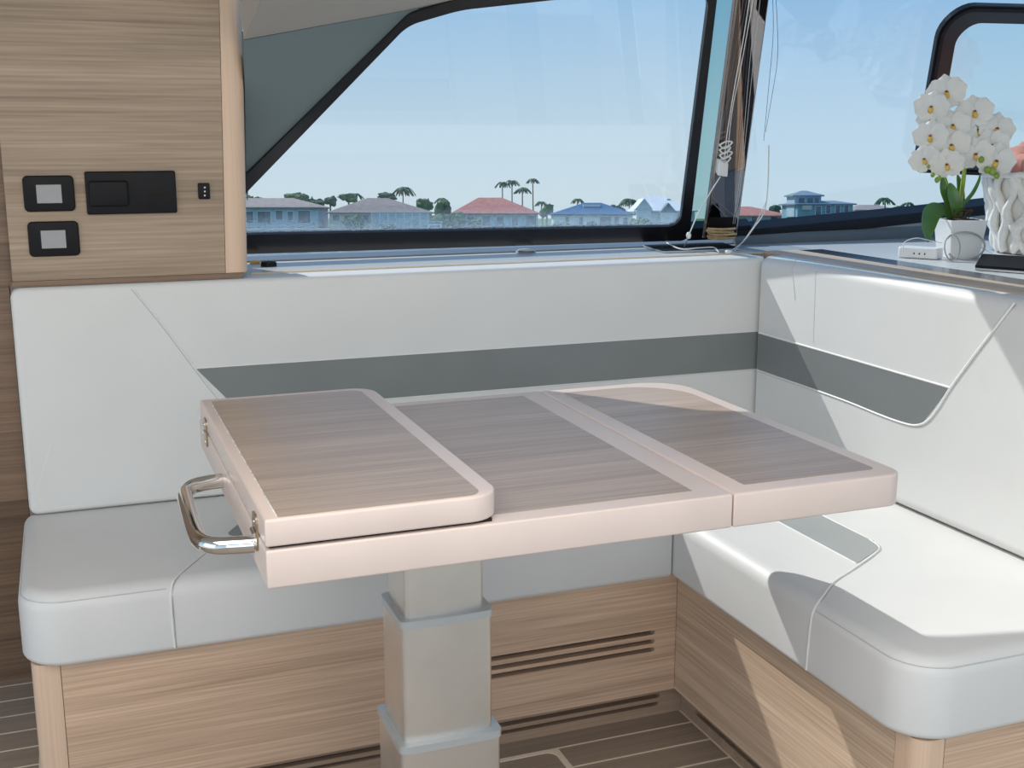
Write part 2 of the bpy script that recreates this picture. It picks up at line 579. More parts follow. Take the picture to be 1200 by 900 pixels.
# ---- side window (raked plane)
WU = Vector((1, 0, 0)); WV = Vector((0, -0.762, 1)).normalized()
def w2(p):
    q = p - W0
    return (q.dot(WU), q.dot(WV))
def mW(a, b, c):
    p = W0 + WU * a + WV * b - WN * c      # c > 0: towards the cabin
    return (p.x, p.y, p.z)
def wpx(lst, off=0.0): return [w2(onW(u, v, off)) for u, v in lst]
inner = wpx([(250, 266), (250, 276), (797, 265.5), (832, -8), (650, 0), (540, 12), (478, 30)], .012)
outer = wpx([(250, 243), (250, 299), (807, 282), (843, -24), (650, -14), (540, -2), (480, 17)], .012)
rin = [.01, .01, .03, .05, .3, .3, .09]
rou = [.01, .01, .02, .05, .3, .3, .05]
inner_c, rin = ccw(inner, rin); outer_c, rou = ccw(outer, rou)
fi = fillet(inner_c, rin, 8); fo = fillet(outer_c, rou, 8)
w1 = struct(empty('window_1', onW(540, 280)))
mk('window_frame', *ring_plate(fo, fi, mW, -0.002, 0.012), BLACKF, w1)
mk('pane', *slab(offset(inner_c, -.004), rin, 0.001, 0.004, mp=mW), GLASS, w1)
# narrow pane between frame and post
w2o = struct(empty('window_2', onW(825, 270)))
pn = wpx([(804, 268), (836, 268), (872, -18), (841, -18)])
mk('pane', *slab(pn, 0.002, -0.012, -0.008, mp=mW), GLASS2, w2o)
st = wpx([(806, 268), (880, 264), (880, 279), (806, 282)], .010)
mk('window_frame', *slab(st, 0.002, -0.02, 0.010, mp=mW), BLACKF, w2o)
# further window behind the orchid
w3 = struct(empty('window_3', onW(1000, 262)))
low = [(862, 270.5), (1000, 257), (1079, 249), (1155, 240.5), (1330, 219)]
hig = [(862, 284), (1000, 270), (1079, 261), (1155, 252), (1330, 229)]
fr = wpx(low, .014); fr2 = wpx(hig, .014)
V = []; Fc = []
for c in (-0.02, 0.014):
    V += [mW(p[0], p[1], c) for p in fr] + [mW(p[0], p[1], c) for p in fr2]
n = len(fr)
for i in range(n - 1):
    Fc += [(i, i + 1, n + i + 1, n + i), (2 * n + i, 2 * n + i + 1, 3 * n + i + 1, 3 * n + i), (i, i + 1, 2 * n + i + 1, 2 * n + i), (n + i, n + i + 1, 3 * n + i + 1, 3 * n + i)]
mk('window_frame', V, Fc, BLACKF, w3)
pn = wpx([(846, 274), (1330, 220), (1330, -40), (884, -40)])
mk('pane', *slab(pn, 0.002, -0.012, -0.008, mp=mW), GLASS3, w3)
# opening hatch set in that window
ho = wpx([(1071, 202), (1105, 5), (1330, 11), (1330, 214)], .03)
hi = wpx([(1095, 188), (1124, 26.5), (1312, 31), (1312, 199)], .03)
ho, r1 = ccw(ho, [.05, .075, .06, .06]); hi, r2 = ccw(hi, [.03, .05, .04, .04])
hf = mk('hatch_frame', *ring_plate(fillet(ho, r1, 8), fillet(hi, r2, 8), mW, 0.017, 0.03), BLACKF, w3)
ho2 = offset(ho, 0.006); hi2 = offset(ho, 0.016)
mk('hatch_seal', *ring_plate(fillet(ho2, [.069, .054, .054, .044] and [max(q - .006, .01) for q in r1], 8), fillet(hi2, [max(q - .016, .01) for q in r1], 8), mW, 0.03, 0.036), BLACK, hf)
mk('hatch_pane', *slab(hi, r2, 0.018, 0.021, mp=mW), GLASS4, w3)

# sill mouldings under the further window
def px_prism(name, low, hig, off0, off1, mat, parent=None):
    a = wpx(low, off1); b = wpx(hig, off1); n = len(a); V = []; Fc = []
    for c in (off0, off1):
        V += [mW(p[0], p[1], c) for p in a] + [mW(p[0], p[1], c) for p in b]
    for i in range(n - 1):
        Fc += [(i, i + 1, n + i + 1, n + i), (2 * n + i, 2 * n + i + 1, 3 * n + i + 1, 3 * n + i), (i, i + 1, 2 * n + i + 1, 2 * n + i), (n + i, n + i + 1, 3 * n + i + 1, 3 * n + i)]
    Fc += [(0, n, 3 * n, 2 * n), (n - 1, 2 * n - 1, 4 * n - 1, 3 * n - 1)]
    return mk(name, V, Fc, mat, parent)
sill = struct(empty('trim_3', onW(1000, 290)))
px_prism('sill_ridge', [(866, 283), (1000, 269), (1155, 251.5), (1330, 229)], [(866, 284), (1000, 273.5), (1155, 258), (1330, 240)], -0.02, 0.010, GREYLT, sill)
px_prism('sill_dark_strip', [(930, 277), (1000, 272), (1155, 257), (1330, 238)], [(930, 279), (1000, 276.5), (1155, 268), (1330, 259)], -0.02, 0.004, DARKTOP, sill)  # dark strip set back between the ridge and the band
px_prism('sill_band', [(862, 281), (940, 275.5), (1155, 266), (1330, 258)], [(862, 288.5), (940, 286), (1155, 278), (1330, 272)], -0.02, 0.028, GREYCH, sill)

# side lining left of the window, and headliner above
tri = [onW(250, 60), onW(250, 252), onW(489, 12)]
a = [w2(p) for p in (Vector((.404, 2.652, 1.517)), Vector((.404, 2.99, 1.0735)), onW(291, 211), onW(491, 8.5))]
a[0] = w2(onW(285.5, 46.2)); a[1] = w2(onW(289.5, 250))
lin = struct(mk('wall_side', *slab(a, 0.001, -0.03, 0.004, mp=mW), TEAL))
mk('edge_bead', *tube([Vector(mW(*w2(onW(280, 222)), 0.006)), Vector(mW(*w2(onW(488, 12.5)), 0.006))], 0.0022), GREYLT, lin)
rowa = [onW(*p) for p in ((100, 81), (150, 81), (285.5, 46.6), (491, 10), (560, -4), (655, -16), (860, -25), (1100, -40), (1400, -80))]
rowa = [p + Vector((0, 0, 0.0)) for p in rowa]
rowa[0] = Vector((-2.2, 2.695, 1.72)); rowa[1] = Vector((rowa[2].x - .004, 2.695, 1.72))
rowb = [Vector((p.x, 1.6, max(p.z, 1.55) + 0.22)) for p in rowa]
rowc = [Vector((p.x, -1.2, 2.05)) for p in rowa]
V = []; Fc = []
rows = [rowa, rowb, rowc]
n = len(rowa)
for dz in (0, 0.06):
    for r in rows: V += [p + Vector((0, 0, dz)) for p in r]
for l in range(2):
    for k in range(2):
        for i in range(n - 1):
            q = l * 3 * n + k * n + i
            Fc.append((q, q + 1, q + n + 1, q + n))
for i in range(n - 1): Fc.append((i, i + 1, 3 * n + i + 1, 3 * n + i)); Fc.append((2 * n + i, 2 * n + i + 1, 5 * n + i + 1, 5 * n + i))
struct(mk('ceiling', V, Fc, HEADL))

# wooden bulkhead left of the settee
lw = struct(mk('wall_left', *box(-2.2, -0.120, 2.74, 2.80, 0.52, 1.0), WOODD))
mk('upper_panel', *box(-2.2, -0.106, 2.73, 2.80, 1.0005, 2.0), WOODD, lw)
mk('lower_panel', *box(-2.2, -0.13, 2.95, 3.0, -0.006, 0.52), WOODD, lw)

# counter / dash to the right behind the backrest
ctr = empty('side_counter', (2.4, 2.2, 0.0), 'wood-edged counter with dark inlay strip and pale top behind the right backrest', 'counter')
mk('cabinet_body', *box(1.83, 3.2, 0.9, 3.0, 0.0, 0.955), WHITEG, ctr)
mk('wood_edge', *slab([(1.7935, 0.9), (1.900, 0.9), (1.900, 2.775), (1.7935, 2.775)], .004, 0.955, 1.006, 0, 0.004), WOODY, ctr)
mk('dark_inlay', *box(1.901, 1.985, 0.9, 2.775, 0.955, 1.004), DARKTOP, ctr)
mk('pale_top', *box(1.986, 3.2, 0.9, 3.03, 0.955, 1.0), WHITEG, ctr)
mk('corner_filler', *box(1.801, 1.985, 2.776, 3.03, 0.955, 1.0), GREYLT, ctr)

# ================================================================== WALL CABINET
CY = 2.70
cab = empty('wall_cabinet', (0.13, 2.85, 1.012), 'tall pale oak cabinet standing on the ledge left of the side window', 'cabinet')
mk('body', *box(-0.104, 0.33, CY + 0.02, 3.0, 1.013, 1.75), WOODC, cab)
V, Fc = box(-0.110, 0.3335, CY, CY + 0.0195, 1.013, 1.75)
mk('front_panel', [(x + (.027 * (z - 1.013) if x > 0 else 0), y_, z) for x, y_, z in V], Fc, WOODC, cab)
# rounded corner post
pts = [(0.3345, CY), (0.3855, CY), (0.3855, CY + 0.28), (0.3345, CY + 0.28)]
lean = lambda a, b, c: (a + .027 * (c - 1.013), b, c)
mk('corner_post', *slab(pts, [.001, .028, .001, .001], 1.013, 1.75, seg=10, mp=lean), WOODZ, cab, smooth=30)
mk('bottom_rail', *box(-0.112, 0.372, CY - 0.004, CY + 0.29, 1.001, 1.0125), WOODD, cab)

def display(label, u0, v0, u1, v1, su0, sv0, su1, sv1):
    a = onY(u0, v0, CY); b = onY(u1, v1, CY)
    e = empty('touch_display', ((a.x + b.x) / 2, CY, b.z), label, 'display')
    mk('bezel', *slab([(a.x, b.z), (b.x, b.z), (b.x, a.z), (a.x, a.z)], .010, CY, CY - 0.009, 0, .003, mp=mXZ, seg=6, es=3), BLACK, e, smooth=40)
    s = onY(su0, sv0, CY); t = onY(su1, sv1, CY)
    mk('screen', *slab([(s.x, t.z), (t.x, t.z), (t.x, s.z), (s.x, s.z)], .001, CY - 0.009, CY - 0.0096, mp=mXZ, seg=2), SCREEN, e)
display('small black touch display with grey screen, upper of two on the oak cabinet', 25.5, 206, 89, 247, 42, 216.5, 73, 237.5)
display('small black touch display with grey screen, lower of two on the oak cabinet', 31.5, 260, 94.5, 299, 47.5, 270, 78, 290)
a = onY(98.5, 201, CY); b = onY(207.5, 249, CY)
e = empty('control_unit', ((a.x + b.x) / 2, CY, b.z), 'wide black control panel with raised cover on the oak cabinet', 'control panel')
mk('plate', *slab([(a.x, b.z), (b.x, b.z), (b.x, a.z), (a.x, a.z)], .004, CY, CY - 0.012, 0, .003, mp=mXZ, seg=5, es=3), BLACK, e, smooth=40)
c = onY(103, 212, CY); d = onY(151, 241, CY)
mk('raised_cover', *slab([(c.x, d.z), (d.x, d.z), (d.x, c.z), (c.x, c.z)], .006, CY - 0.012, CY - 0.020, 0, .004, mp=mXZ, seg=5, es=3), BLACK, e, smooth=40)
c = onY(172, 224, CY); d = onY(192, 228, CY)
mk('finger_notch', *box(c.x, d.x, CY - 0.0135, CY - 0.012, d.z, c.z), VOID, e)
a = onY(231.5, 214.5, CY); b = onY(246, 233, CY)
e = empty('indicator_switch', ((a.x + b.x) / 2, CY, b.z), 'tiny black switch with three white dots on the oak cabinet', 'switch')
mk('plate', *slab([(a.x, b.z), (b.x, b.z), (b.x, a.z), (a.x, a.z)], .003, CY, CY - 0.008, 0, .002, mp=mXZ, seg=5, es=3), BLACK, e, smooth=40)
for vv in (219.5, 224.2, 228.8):
    c = onY(239.5, vv, CY)
    mk('indicator_dot', *blob((c.x, CY - 0.008, c.z), (.0022, .001, .0022), 1, sub=1, amp=0), CABLE, e)

# ================================================================== BENCH BASES
bb = empty('bench_base', (0.5, 2.45, 0.0), 'oak bench base with vent slots below the long settee', 'bench base')
slots = [(0.655, 1.184, z, 0.0105) for z in (0.2165, 0.195, 0.1755)]
panel_with_slots('front_panel', (-0.066, XP - 0.0005, TOE, 0.352), slots, YP, YP + 0.018, mXZ, WOODX, bb)
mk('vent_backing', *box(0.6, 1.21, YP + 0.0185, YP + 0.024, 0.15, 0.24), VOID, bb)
ps = [(0.262, 1.211, 0.047, 0.010), (0.262, 1.208, 0.0275, 0.009)]
panel_with_slots('plinth', (-0.05, 1.27, 0.0, TOE - 0.001), ps, YP + 0.02, YP + 0.036, mXZ, PLINTH, bb)
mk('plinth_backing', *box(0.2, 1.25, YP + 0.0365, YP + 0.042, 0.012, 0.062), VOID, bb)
mk('corner_post', *slab([(-0.118, YP), (-0.067, YP), (-0.067, YP + 0.06), (-0.118, YP + 0.06)], [.028, .001, .001, .001], 0.0, 0.352, seg=10), WOODZ, bb, smooth=30)
mk('end_panel', *box(-0.117, -0.10, YP + 0.061, 2.73, 0.0, 0.352), WOODY, bb)
mk('deck_board', *box(-0.099, 1.2, YP + 0.062, 2.73, 0.335, 0.352), WOODX, bb)

rb = empty('bench_base', (1.5, 1.9, 0.0), 'oak bench base with rounded corner post below the short side seat', 'bench base')
mk('front_panel', *box(XP, XP + 0.018, 1.452, YP - 0.0005, TOE, 0.352), WOODY, rb)
ps = [(1.30, 2.158, 0.0285, 0.011)]
panel_with_slots('plinth', (1.45, 2.224, 0.0, TOE - 0.001), [(1.5, 2.158, 0.0285, 0.011)], XP + 0.03, XP + 0.045, mYZ, PLINTH, rb)
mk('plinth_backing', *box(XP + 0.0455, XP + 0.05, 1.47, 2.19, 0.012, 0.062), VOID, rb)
mk('corner_post', *slab([(XP, 1.392), (1.288, 1.392), (1.288, 1.4515), (XP, 1.4515)], [.036, .001, .001, .001], 0.0, 0.352, seg=10), WOODZ, rb, smooth=30)
mk('end_panel', *box(1.289, 1.79, 1.392, 1.41, 0.0, 0.352), WOODX, rb)
mk('deck_board', *box(1.26, 1.79, 1.412, 2.73, 0.335, 0.352), WOODX, rb)

# ================================================================== CUSHIONS
def seam_tube(pts, r, name, parent, mat, n=6):
    return mk(name, *tube(spline(pts, 6), r, 6), mat, parent, smooth=60)

# long back seat
sx0, sy0 = -0.132, 2.176
s1 = empty('seat_cushion', (0.5, 2.43, 0.3535), 'long white leather seat cushion under the wide back settee', 'cushion')
mk('cushion_body', *slab([(sx0, sy0), (1.2065, sy0), (1.2065, 2.72), (sx0, 2.72)], [.085, .004, .004, .012], 0.3535, ZS, .014, .034, seg=12, es=7), LEATHER, s1, smooth=50)
yq = sy0 - 0.0005
seam_pts = [(0.139, yq, 0.362), (0.138, yq - 0.0005, 0.40), (0.137, yq - 0.0005, 0.455), (0.141, yq + 0.008, 0.4835), (0.157, yq + 0.032, ZS), (0.217, 2.312, ZS), (0.262, 2.395, ZS)]
seam_tube(seam_pts, 0.0019, 'piping', s1, PIPING)
seam_tube([(p[0] + 0.0035, p[1] + .0006, p[2] - 0.0004) for p in seam_pts], 0.0009, 'stitch_line', s1, SEAM)
so_ = [(0.262, 2.397), (1.19, 2.397), (1.19, 2.497), (0.285, 2.497), (0.265, 2.45)]
mk('grey_stripe', *slab([(0.262, 2.392), (1.19, 2.392), (1.19, 2.497), (0.322, 2.497)], [.02, .001, .001, .06], ZS - .001, ZS + 0.0012), GREYLEA, s1)
# top edge stitch round the front
tp = [(0.13, sy0 + .0053, 0.4805), (0.03, sy0 + .0053, 0.4805)] + [(sx0 + .085 - .0797 * math.sin(t * math.pi / 12), sy0 + .085 - .0797 * math.cos(t * math.pi / 12), .4805) for t in range(7)] + [(sx0 + .0053, 2.35, 0.4805), (sx0 + .0053, 2.6, 0.4805)]
seam_tube(tp, 0.0011, 'stitch_line', s1, STITCH)

# short right seat
s2 = empty('seat_cushion', (1.46, 1.9, 0.3535), 'short white leather seat cushion with grey inlay and rounded sunlit corner', 'cushion')
qx = 1.209
mk('cushion_body', *slab([(qx, 1.378), (1.79, 1.378), (1.79, 2.72), (qx, 2.72)], [.085, .02, .004, .004], 0.3535, ZS, .014, .030, seg=12, es=7), LEATHER, s2, smooth=50)
sp = [(qx - .0004, 1.668, 0.362), (qx - .0006, 1.666, 0.40), (qx - .0006, 1.662, 0.455), (qx + 0.0025, 1.661, 0.477), (qx + 0.0115, 1.664, 0.489), (qx + 0.028, 1.674, ZS), (1.30, 1.727, ZS), (1.36, 1.762, ZS), (1.414, 1.792, ZS), (1.47, 1.826, ZS), (1.505, 1.855, ZS), (1.516, 1.90, ZS), (1.5185, 1.97, ZS), (1.5185, 2.66, ZS)]
seam_tube(sp, 0.0022, 'piping', s2, PIPING)
seam_tube([(p[0] + 0.003, p[1] - .003, p[2] - 0.0003) for p in sp], 0.0009, 'stitch_line', s2, SEAM)
mk('grey_stripe', *slab([(1.408, 1.796), (1.517, 1.86), (1.5165, 2.66), (1.408, 2.66)], [.004, .055, .001, .001], ZS - .001, ZS + 0.0012), plain('light grey seat inlay', (0.36, 0.38, 0.38, 1), rough=0.5, var=0.03, scale=8, bump=0.15, bscale=900), s2)
mk('piping', *tube([(1.405, 1.796, ZS), (1.405, 2.66, ZS)], 0.0018), PIPING, s2)
tp = [(qx + .0042, 1.655, .4815), (qx + .0042, 1.56, .4815)] + [(qx + .085 - .0808 * math.cos(t * math.pi / 12), 1.463 - .0808 * math.sin(t * math.pi / 12), .4815) for t in range(7)] + [(qx + .2, 1.3822, .4815), (1.75, 1.3822, .4815)]
seam_tube(tp, 0.0011, 'stitch_line', s2, STITCH)

# long backrest
b1 = empty('backrest_cushion', (0.8, 2.72, 0.497), 'long white leather backrest with dark grey band under the side window', 'backrest')
mk('cushion_body', *slab([(-0.117, 0.4975), (1.74, 0.4975), (1.74, 1.0), (-0.117, 1.0)], [.02, .004, .004, .022], 2.7685, YR, .006, .012, mp=mXZ, seg=8, es=6), LEATHER, b1, smooth=50)
f1 = YR
mk('grey_band', *slab([(0.256, 0.802), (1.733, 0.800), (1.733, 0.699), (0.345, 0.699)], [.001, .001, .001, .03], f1 + .001, f1 - 0.0012, mp=mXZ), GREYLEA, b1)
lp = [(0.131, f1, 1.0 - .010), (0.19, f1, 0.905), (0.2545, f1, 0.802), (0.30, f1, 0.733), (0.318, f1, 0.709), (0.345, f1, 0.6975), (0.42, f1, 0.697), (1.732, f1, 0.697)]
seam_tube(lp, 0.0018, 'piping', b1, PIPING)
seam_tube([(p[0] - 0.003, p[1] + .0004, p[2] - .0015) for p in lp], 0.0008, 'stitch_line', b1, SEAM)
mk('piping', *tube([(0.256, f1, 0.803), (1.732, f1, 0.801)], 0.0014), PIPING, b1)
mk('stitch_line', *tube([(-0.02, YR + .0003, 0.512), (-0.085, YR + .0003, 0.51), (-0.1, YR + .0003, 0.55), (-0.06, YR + .0003, 0.66)], 0.0006), PIPING, b1)

# right backrest
b2 = empty('backrest_cushion', (1.75, 1.9, 0.497), 'white leather side backrest with curved grey inlay under the counter', 'backrest')
mk('cushion_body', *slab([(0.9, 0.4975), (2.676, 0.4975), (2.676, 1.006), (0.9, 1.006)], [.02, .004, .03, .02], 1.792, XR, .020, .026, mp=mYZ, seg=8, es=7), LEATHER, b2, smooth=50)
band = [(2.655, 0.800), (1.923, 0.798), (1.976, 0.722), (2.04, 0.6985), (2.655, 0.700)]
bo = [(2.655, 0.800), (1.9235, 0.798), (2.006, 0.6945), (2.1, 0.694), (2.3, 0.700), (2.655, 0.702)]
mk('grey_band', *slab(bo, [.001, .001, .055, .001, .1, .001], XR + .001, XR - 0.0012, mp=mYZ, seg=10), GREYLEA, b2)
lp = [(1.765, XR, 1.0), (1.82, XR, 0.931), (1.88, XR, 0.854), (1.9225, XR, 0.797), (1.953, XR, 0.750), (1.982, XR, 0.715), (2.015, XR, 0.697), (2.06, XR, 0.6915), (2.14, XR, 0.692), (2.3, XR, 0.698), (2.655, XR, 0.700)]
lp = [(p[1], p[0], p[2]) for p in lp]
seam_tube(lp, 0.0028, 'piping', b2, PIPING)
seam_tube([(p[0] + .0004, p[1] - .003, p[2] - .003) for p in lp], 0.001, 'stitch_line', b2, SEAM)
mk('piping', *tube([(XR, 2.655, 0.8015), (XR, 1.9235, 0.7995)], 0.0026), PIPING, b2)
p0, p1, p2 = onX(928, 306, XR), onX(930, 330, XR), onX(932, 352, XR)
seam_tube([(XR + .012, p0.y, 1.009), (XR + .002, p0.y, .992), (XR, p1.y, p1.z), (XR, p2.y, p2.z)], 0.0012, 'stitch_line', b2, STITCH)
p0, p1 = onX(956, 318, XR), onX(953, 402, XR)
seam_tube([(XR, p0.y, p0.z), ((XR), (p0.y + p1.y) / 2, (p0.z + p1.z) / 2), (XR, p1.y, p1.z)], 0.0008, 'stitch_line', b2, STITCH)

# ================================================================== TABLE
ZM, ZF = 0.82, 0.860
TX0, TX1, TSE, TY0, TY1 = 0.202, 1.161, 0.861, 1.380, 2.112
tb = empty('dining_table', (0.53, 1.75, 0.0), 'folding saloon table with wood inlays and pale edges on aluminium pedestal', 'table')
mt = mk('table_top', *slab([(TX0, TY0), (TSE - .0012, TY0), (TSE - .0012, TY1), (TX0, TY1)], [.004, .002, .002, .004], ZM - .05, ZM, .003, .003, es=3), TFRAME, tb, smooth=40)
mk('wood_inlay', *slab([(0.25, 1.414), (0.8135, 1.414), (0.8135, 2.081), (0.25, 2.081)], .002, ZM - .001, ZM + 0.0006, seg=2), WOODT, mt)
rl = mk('extension_leaf', *slab([(TSE + .0012, TY0), (TX1, TY0), (TX1, TY1), (TSE + .0012, TY1)], [.002, .030, .085, .002], ZM - .05, ZM, .003, .004, seg=12, es=3), TFRAME, tb, smooth=40)
mk('wood_inlay', *slab([(0.899, 1.414), (1.131, 1.414), (1.131, 2.079), (0.899, 2.079)], [.002, .012, .13, .002], ZM - .001, ZM + 0.0006, seg=10), WOODT, rl)
fo_ = mk('folded_leaf', *slab([(TX0, TY0), (0.513, TY0), (0.513, TY1 - .022), (TX0, TY1 - .022)], [.004, .045, .045, .004], ZM + .0045, ZF, .003, .004, seg=12, es=3), TFRAME, tb, smooth=40)
mk('wood_inlay', *slab([(0.2195, 1.3855), (0.486, 1.3855), (0.486, 2.068), (0.2195, 2.068)], [.002, .022, .022, .002], ZF - .001, ZF + 0.0006, seg=10), WOODT, fo_)
mk('scuff_strip', *box(0.2175, 0.2192, 1.39, 2.06, ZF, ZF + .0007), plain('worn edge', (0.75, 0.72, 0.70, 1), var=0.3, scale=90), fo_)
mk('painted_gap_shade', *box(TX0 + .006, 0.50, TY0 + .010, TY1 - .034, ZM + .0002, ZM + .0045), VOID, tb)  # near-black strip paints the shade in the gap under the folded leaf
# hinges on the left edge
for yy in (1.455, 2.0):
    h = mk('hinge', *slab([(yy - .017, ZM - .022), (yy + .017, ZM - .022), (yy + .017, ZM + .027), (yy - .017, ZM + .027)], .010, TX0 + .001, TX0 - .0025, mp=mYZ, seg=6), BRASS, tb)
    mk('hinge_pin', *tube([(TX0 - .0035, yy - .013, ZM + .001), (TX0 - .0035, yy + .013, ZM + .001)], .0035), CHROME, h, smooth=60)
    for zz in (-.014, .016):
        mk('screw', *blob((TX0 - .0025, yy, ZM + zz), (.0014, .003, .003), 2, sub=1, amp=0), CHROME, h)
# chrome grab handle
hz = ZM - .026
hp = [(TX0 + .001, 1.795, hz), (0.175, 1.790, hz), (0.155, 1.782, hz - .001), (0.143, 1.765, hz - .002), (0.139, 1.74, hz - .002), (0.137, 1.64, hz - .002), (0.137, 1.56, hz - .002), (0.141, 1.525, hz - .002), (0.154, 1.502, hz - .001), (0.174, 1.492, hz), (TX0 + .001, 1.487, hz)]
mk('grab_handle', *tube(spline(hp, 6), 0.0118, 16), CHROME, tb, smooth=60)

# telescopic column
def bowed(x0, x1, y0, y1, bow, r):
    """rounded rectangle with a bowed front and back"""
    pts = []; xc = (x0 + x1) / 2; hw = (x1 - x0) / 2
    base = fillet([(x0, y0), (x1, y0), (x1, y1), (x0, y1)], [r] * 4, 6)
    out = []
    dense = []
    n = len(base)
    for i in range(n):
        a = Vector(base[i]); b = Vector(base[(i + 1) % n])
        L = (b - a).length
        m = 8 if L > .05 else 1
        for k in range(m): dense.append(tuple(a + (b - a) * (k / m)))
    for (x, y) in dense:
        t = 1 - ((x - xc) / hw) ** 2
        out.append((x, y - bow * t if y < (y0 + y1) / 2 else y + bow * t))
    return out
def col(pts, z0, z1):
    n = len(pts)
    V = [(a, b, z0) for a, b in pts] + [(a, b, z1) for a, b in pts]
    return V, [(i, (i + 1) % n, n + (i + 1) % n, n + i) for i in range(n)] + [tuple(range(n)), tuple(range(n, 2 * n))]
yc0 = 1.755
def csec(name, x0, x1, d, z0, z1, rim):
    o = mk(name, *col(bowed(x0, x1, yc0 - d / 2, yc0 + d / 2, .004, .009), z0, z1), ALU, tb, smooth=40)
    if rim:
        V, Fc = col(bowed(x0 - .0025, x1 + .0025, yc0 - d / 2 - .0025, yc0 + d / 2 + .0025, .004, .011), z1 + .0002, z1 + .013)
        mk('rim', V, Fc, RIM, o, smooth=40)
csec('upper_tube', 0.4635, 0.5975, 0.108, 0.30, ZM - .0505, False)
csec('middle_tube', 0.4555, 0.6085, 0.128, 0.12, 0.549, True)
csec('lower_tube', 0.4475, 0.6185, 0.152, 0.02, 0.339, True)
mk('floor_plate', *slab([(0.38, 1.62), (0.69, 1.62), (0.69, 1.89), (0.38, 1.89)], .03, 0.0008, 0.02, 0, .005), ALU, tb, smooth=40)

# ================================================================== POST, CORDS
pe = empty('window_post', onW(845, 278, .04), 'polished dark metal post standing between the two side windows', 'post')
pq = wpx([(827, 279), (863.5, 279), (904, -18), (865, -18)], .055)
mk('post_body', *slab(pq, [.003, .006, .006, .003], 0.044, 0.055, 0, .004, mp=mW, seg=6), POST, pe, smooth=40)
pq = wpx([(823.5, 279), (826.8, 279), (864.8, -18), (861.5, -18)], .05)
mk('edge_strip', *slab(pq, .001, 0.046, 0.05, mp=mW, seg=2), POSTE, pe)
pq = wpx([(829, 277), (862, 277), (864.5, 256), (831.5, 256)], .0575)
mk('base_collar', *slab(pq, .004, 0.05, 0.0575, mp=mW, seg=3), BLACK, pe)
# twine wound at the foot of the post
tw = empty('twine_bundle', onW(846, 285, .065), 'small tan twine bundle tied at the foot of the dark window post', 'twine')
for k in range(6):
    a = onW(829 + rnd.uniform(-1, 2), 268 + k * 2.2, .062 + rnd.uniform(0, .008)); b = onW(862 + rnd.uniform(-3, 1), 269.5 + k * 2.1 + rnd.uniform(-2, 2), .062 + rnd.uniform(0, .008))
    m = (a + b) / 2 + Vector((0, -.008, rnd.uniform(-.004, .004)))
    mk('strand', *tube(spline([a, m, b], 4), .0036, 6), TAN, tw, smooth=60)

def cord(name, pts, r, mat, label, group=None, off=.07, cat='cord'):
    e = mk(name, *tube(spline([onW(u, v, off + (q[0] if q else 0)) for u, v, *q in pts], 5), r, 5), mat, None, smooth=60)
    return tag(e, label, cat, group)
# pale cords hanging down the post to the knot and connector
G = 'pale cords strung along the window post'
cord('blind_cord', [(881, -20), (872, 40), (862, 95), (853, 150), (849, 185)], .0013, CABLE, 'thicker white cord down the dark post to the knotted connector', G)
cord('blind_cord', [(886, -20), (868, 80), (858, 130), (852, 185)], .0011, CABLE, 'thinner white cord close beside the thicker one down the dark post', G)
cord('blind_cord', [(889, -20), (880, 60), (873, 140), (868, 200), (859, 262)], .0007, CORDM, 'thin pale string down the dark post to its foot', 'thin strings on the post')
cord('blind_cord', [(893, -20), (884, 60), (875, 150), (866, 230), (861, 262)], .0007, CORDM, 'thin pale string down the dark post to its foot', 'thin strings on the post')
cord('blind_cord', [(908, -20), (911, 30), (911, 70), (905, 110), (897, 155)], .0006, BLACK, 'thin dark string hanging in front of the window right of the post', 'dark strings by the post')
cord('blind_cord', [(905, -20), (906, 40), (901, 100), (895, 165)], .0006, BLACK, 'thin dark string hanging in front of the window right of the post', 'dark strings by the post')
# knotted connector
kc = empty('cord_connector', onW(850, 208, .07), 'white block connector with knotted loops hanging on the dark post', 'connector')
pq = wpx([(841, 206), (853, 208), (854, 192), (843, 190)], .078)
mk('block', *slab(pq, .003, .060, .078, .002, .003, mp=mW, seg=4, es=3), CABLE, kc, smooth=40)
for k in range(4):
    v0 = 188 - k * 6.0
    a = onW(843, v0, .072); b = onW(856 + (k % 2) * 2, v0 - 3, .076); c = onW(849, v0 + 4, .082)
    mk('loop', *tube(spline([a, c, b, (a + b) / 2 + Vector((0, -.002, .006)), a], 5), .0022, 6), CABLE, kc, smooth=60)
# cords from the connector to the ledge with their beads
def wz(u, v, z): return onZ(u, v, z)
L = 1.003
cA = mk('blind_cord', *tube(spline([onW(844, 207, .07), onW(832, 226, .075), onW(818, 250, .085), onW(807, 276, .10), onZ(800, 290, L), onZ(782, 293, L), onZ(770, 292, L)], 6), .0017, 6), CABLE, None, smooth=60)
tag(cA, 'white cord sagging from the connector through a bead onto the ledge', 'cord')
bd = mk('cord_bead', *lathe(0, 0, [(.001, -.010), (.005, -.008), (.0075, 0), (.005, .008), (.001, .010)], 10), CABLE, None, smooth=60)
for v in bd.data.vertices: v.co += onW(807, 276, .10) * K
tag(bd, 'clear white bead threaded on the sagging cord left of the post', 'bead')
cB = mk('charging_cable', *tube(spline([onZ(747, 281.5, L + .008), onZ(765, 280, L + .012), onZ(780, 284, L + .006), onZ(797, 291.5, L + .009), onZ(820, 290.5, L + .006), onZ(836, 290, L + .006), onZ(842, 295, L + .004)], 6), .0022, 6), CABLE, None, smooth=60)
tag(cB, 'white charging cable crossing the black tablet on the ledge', 'cable')
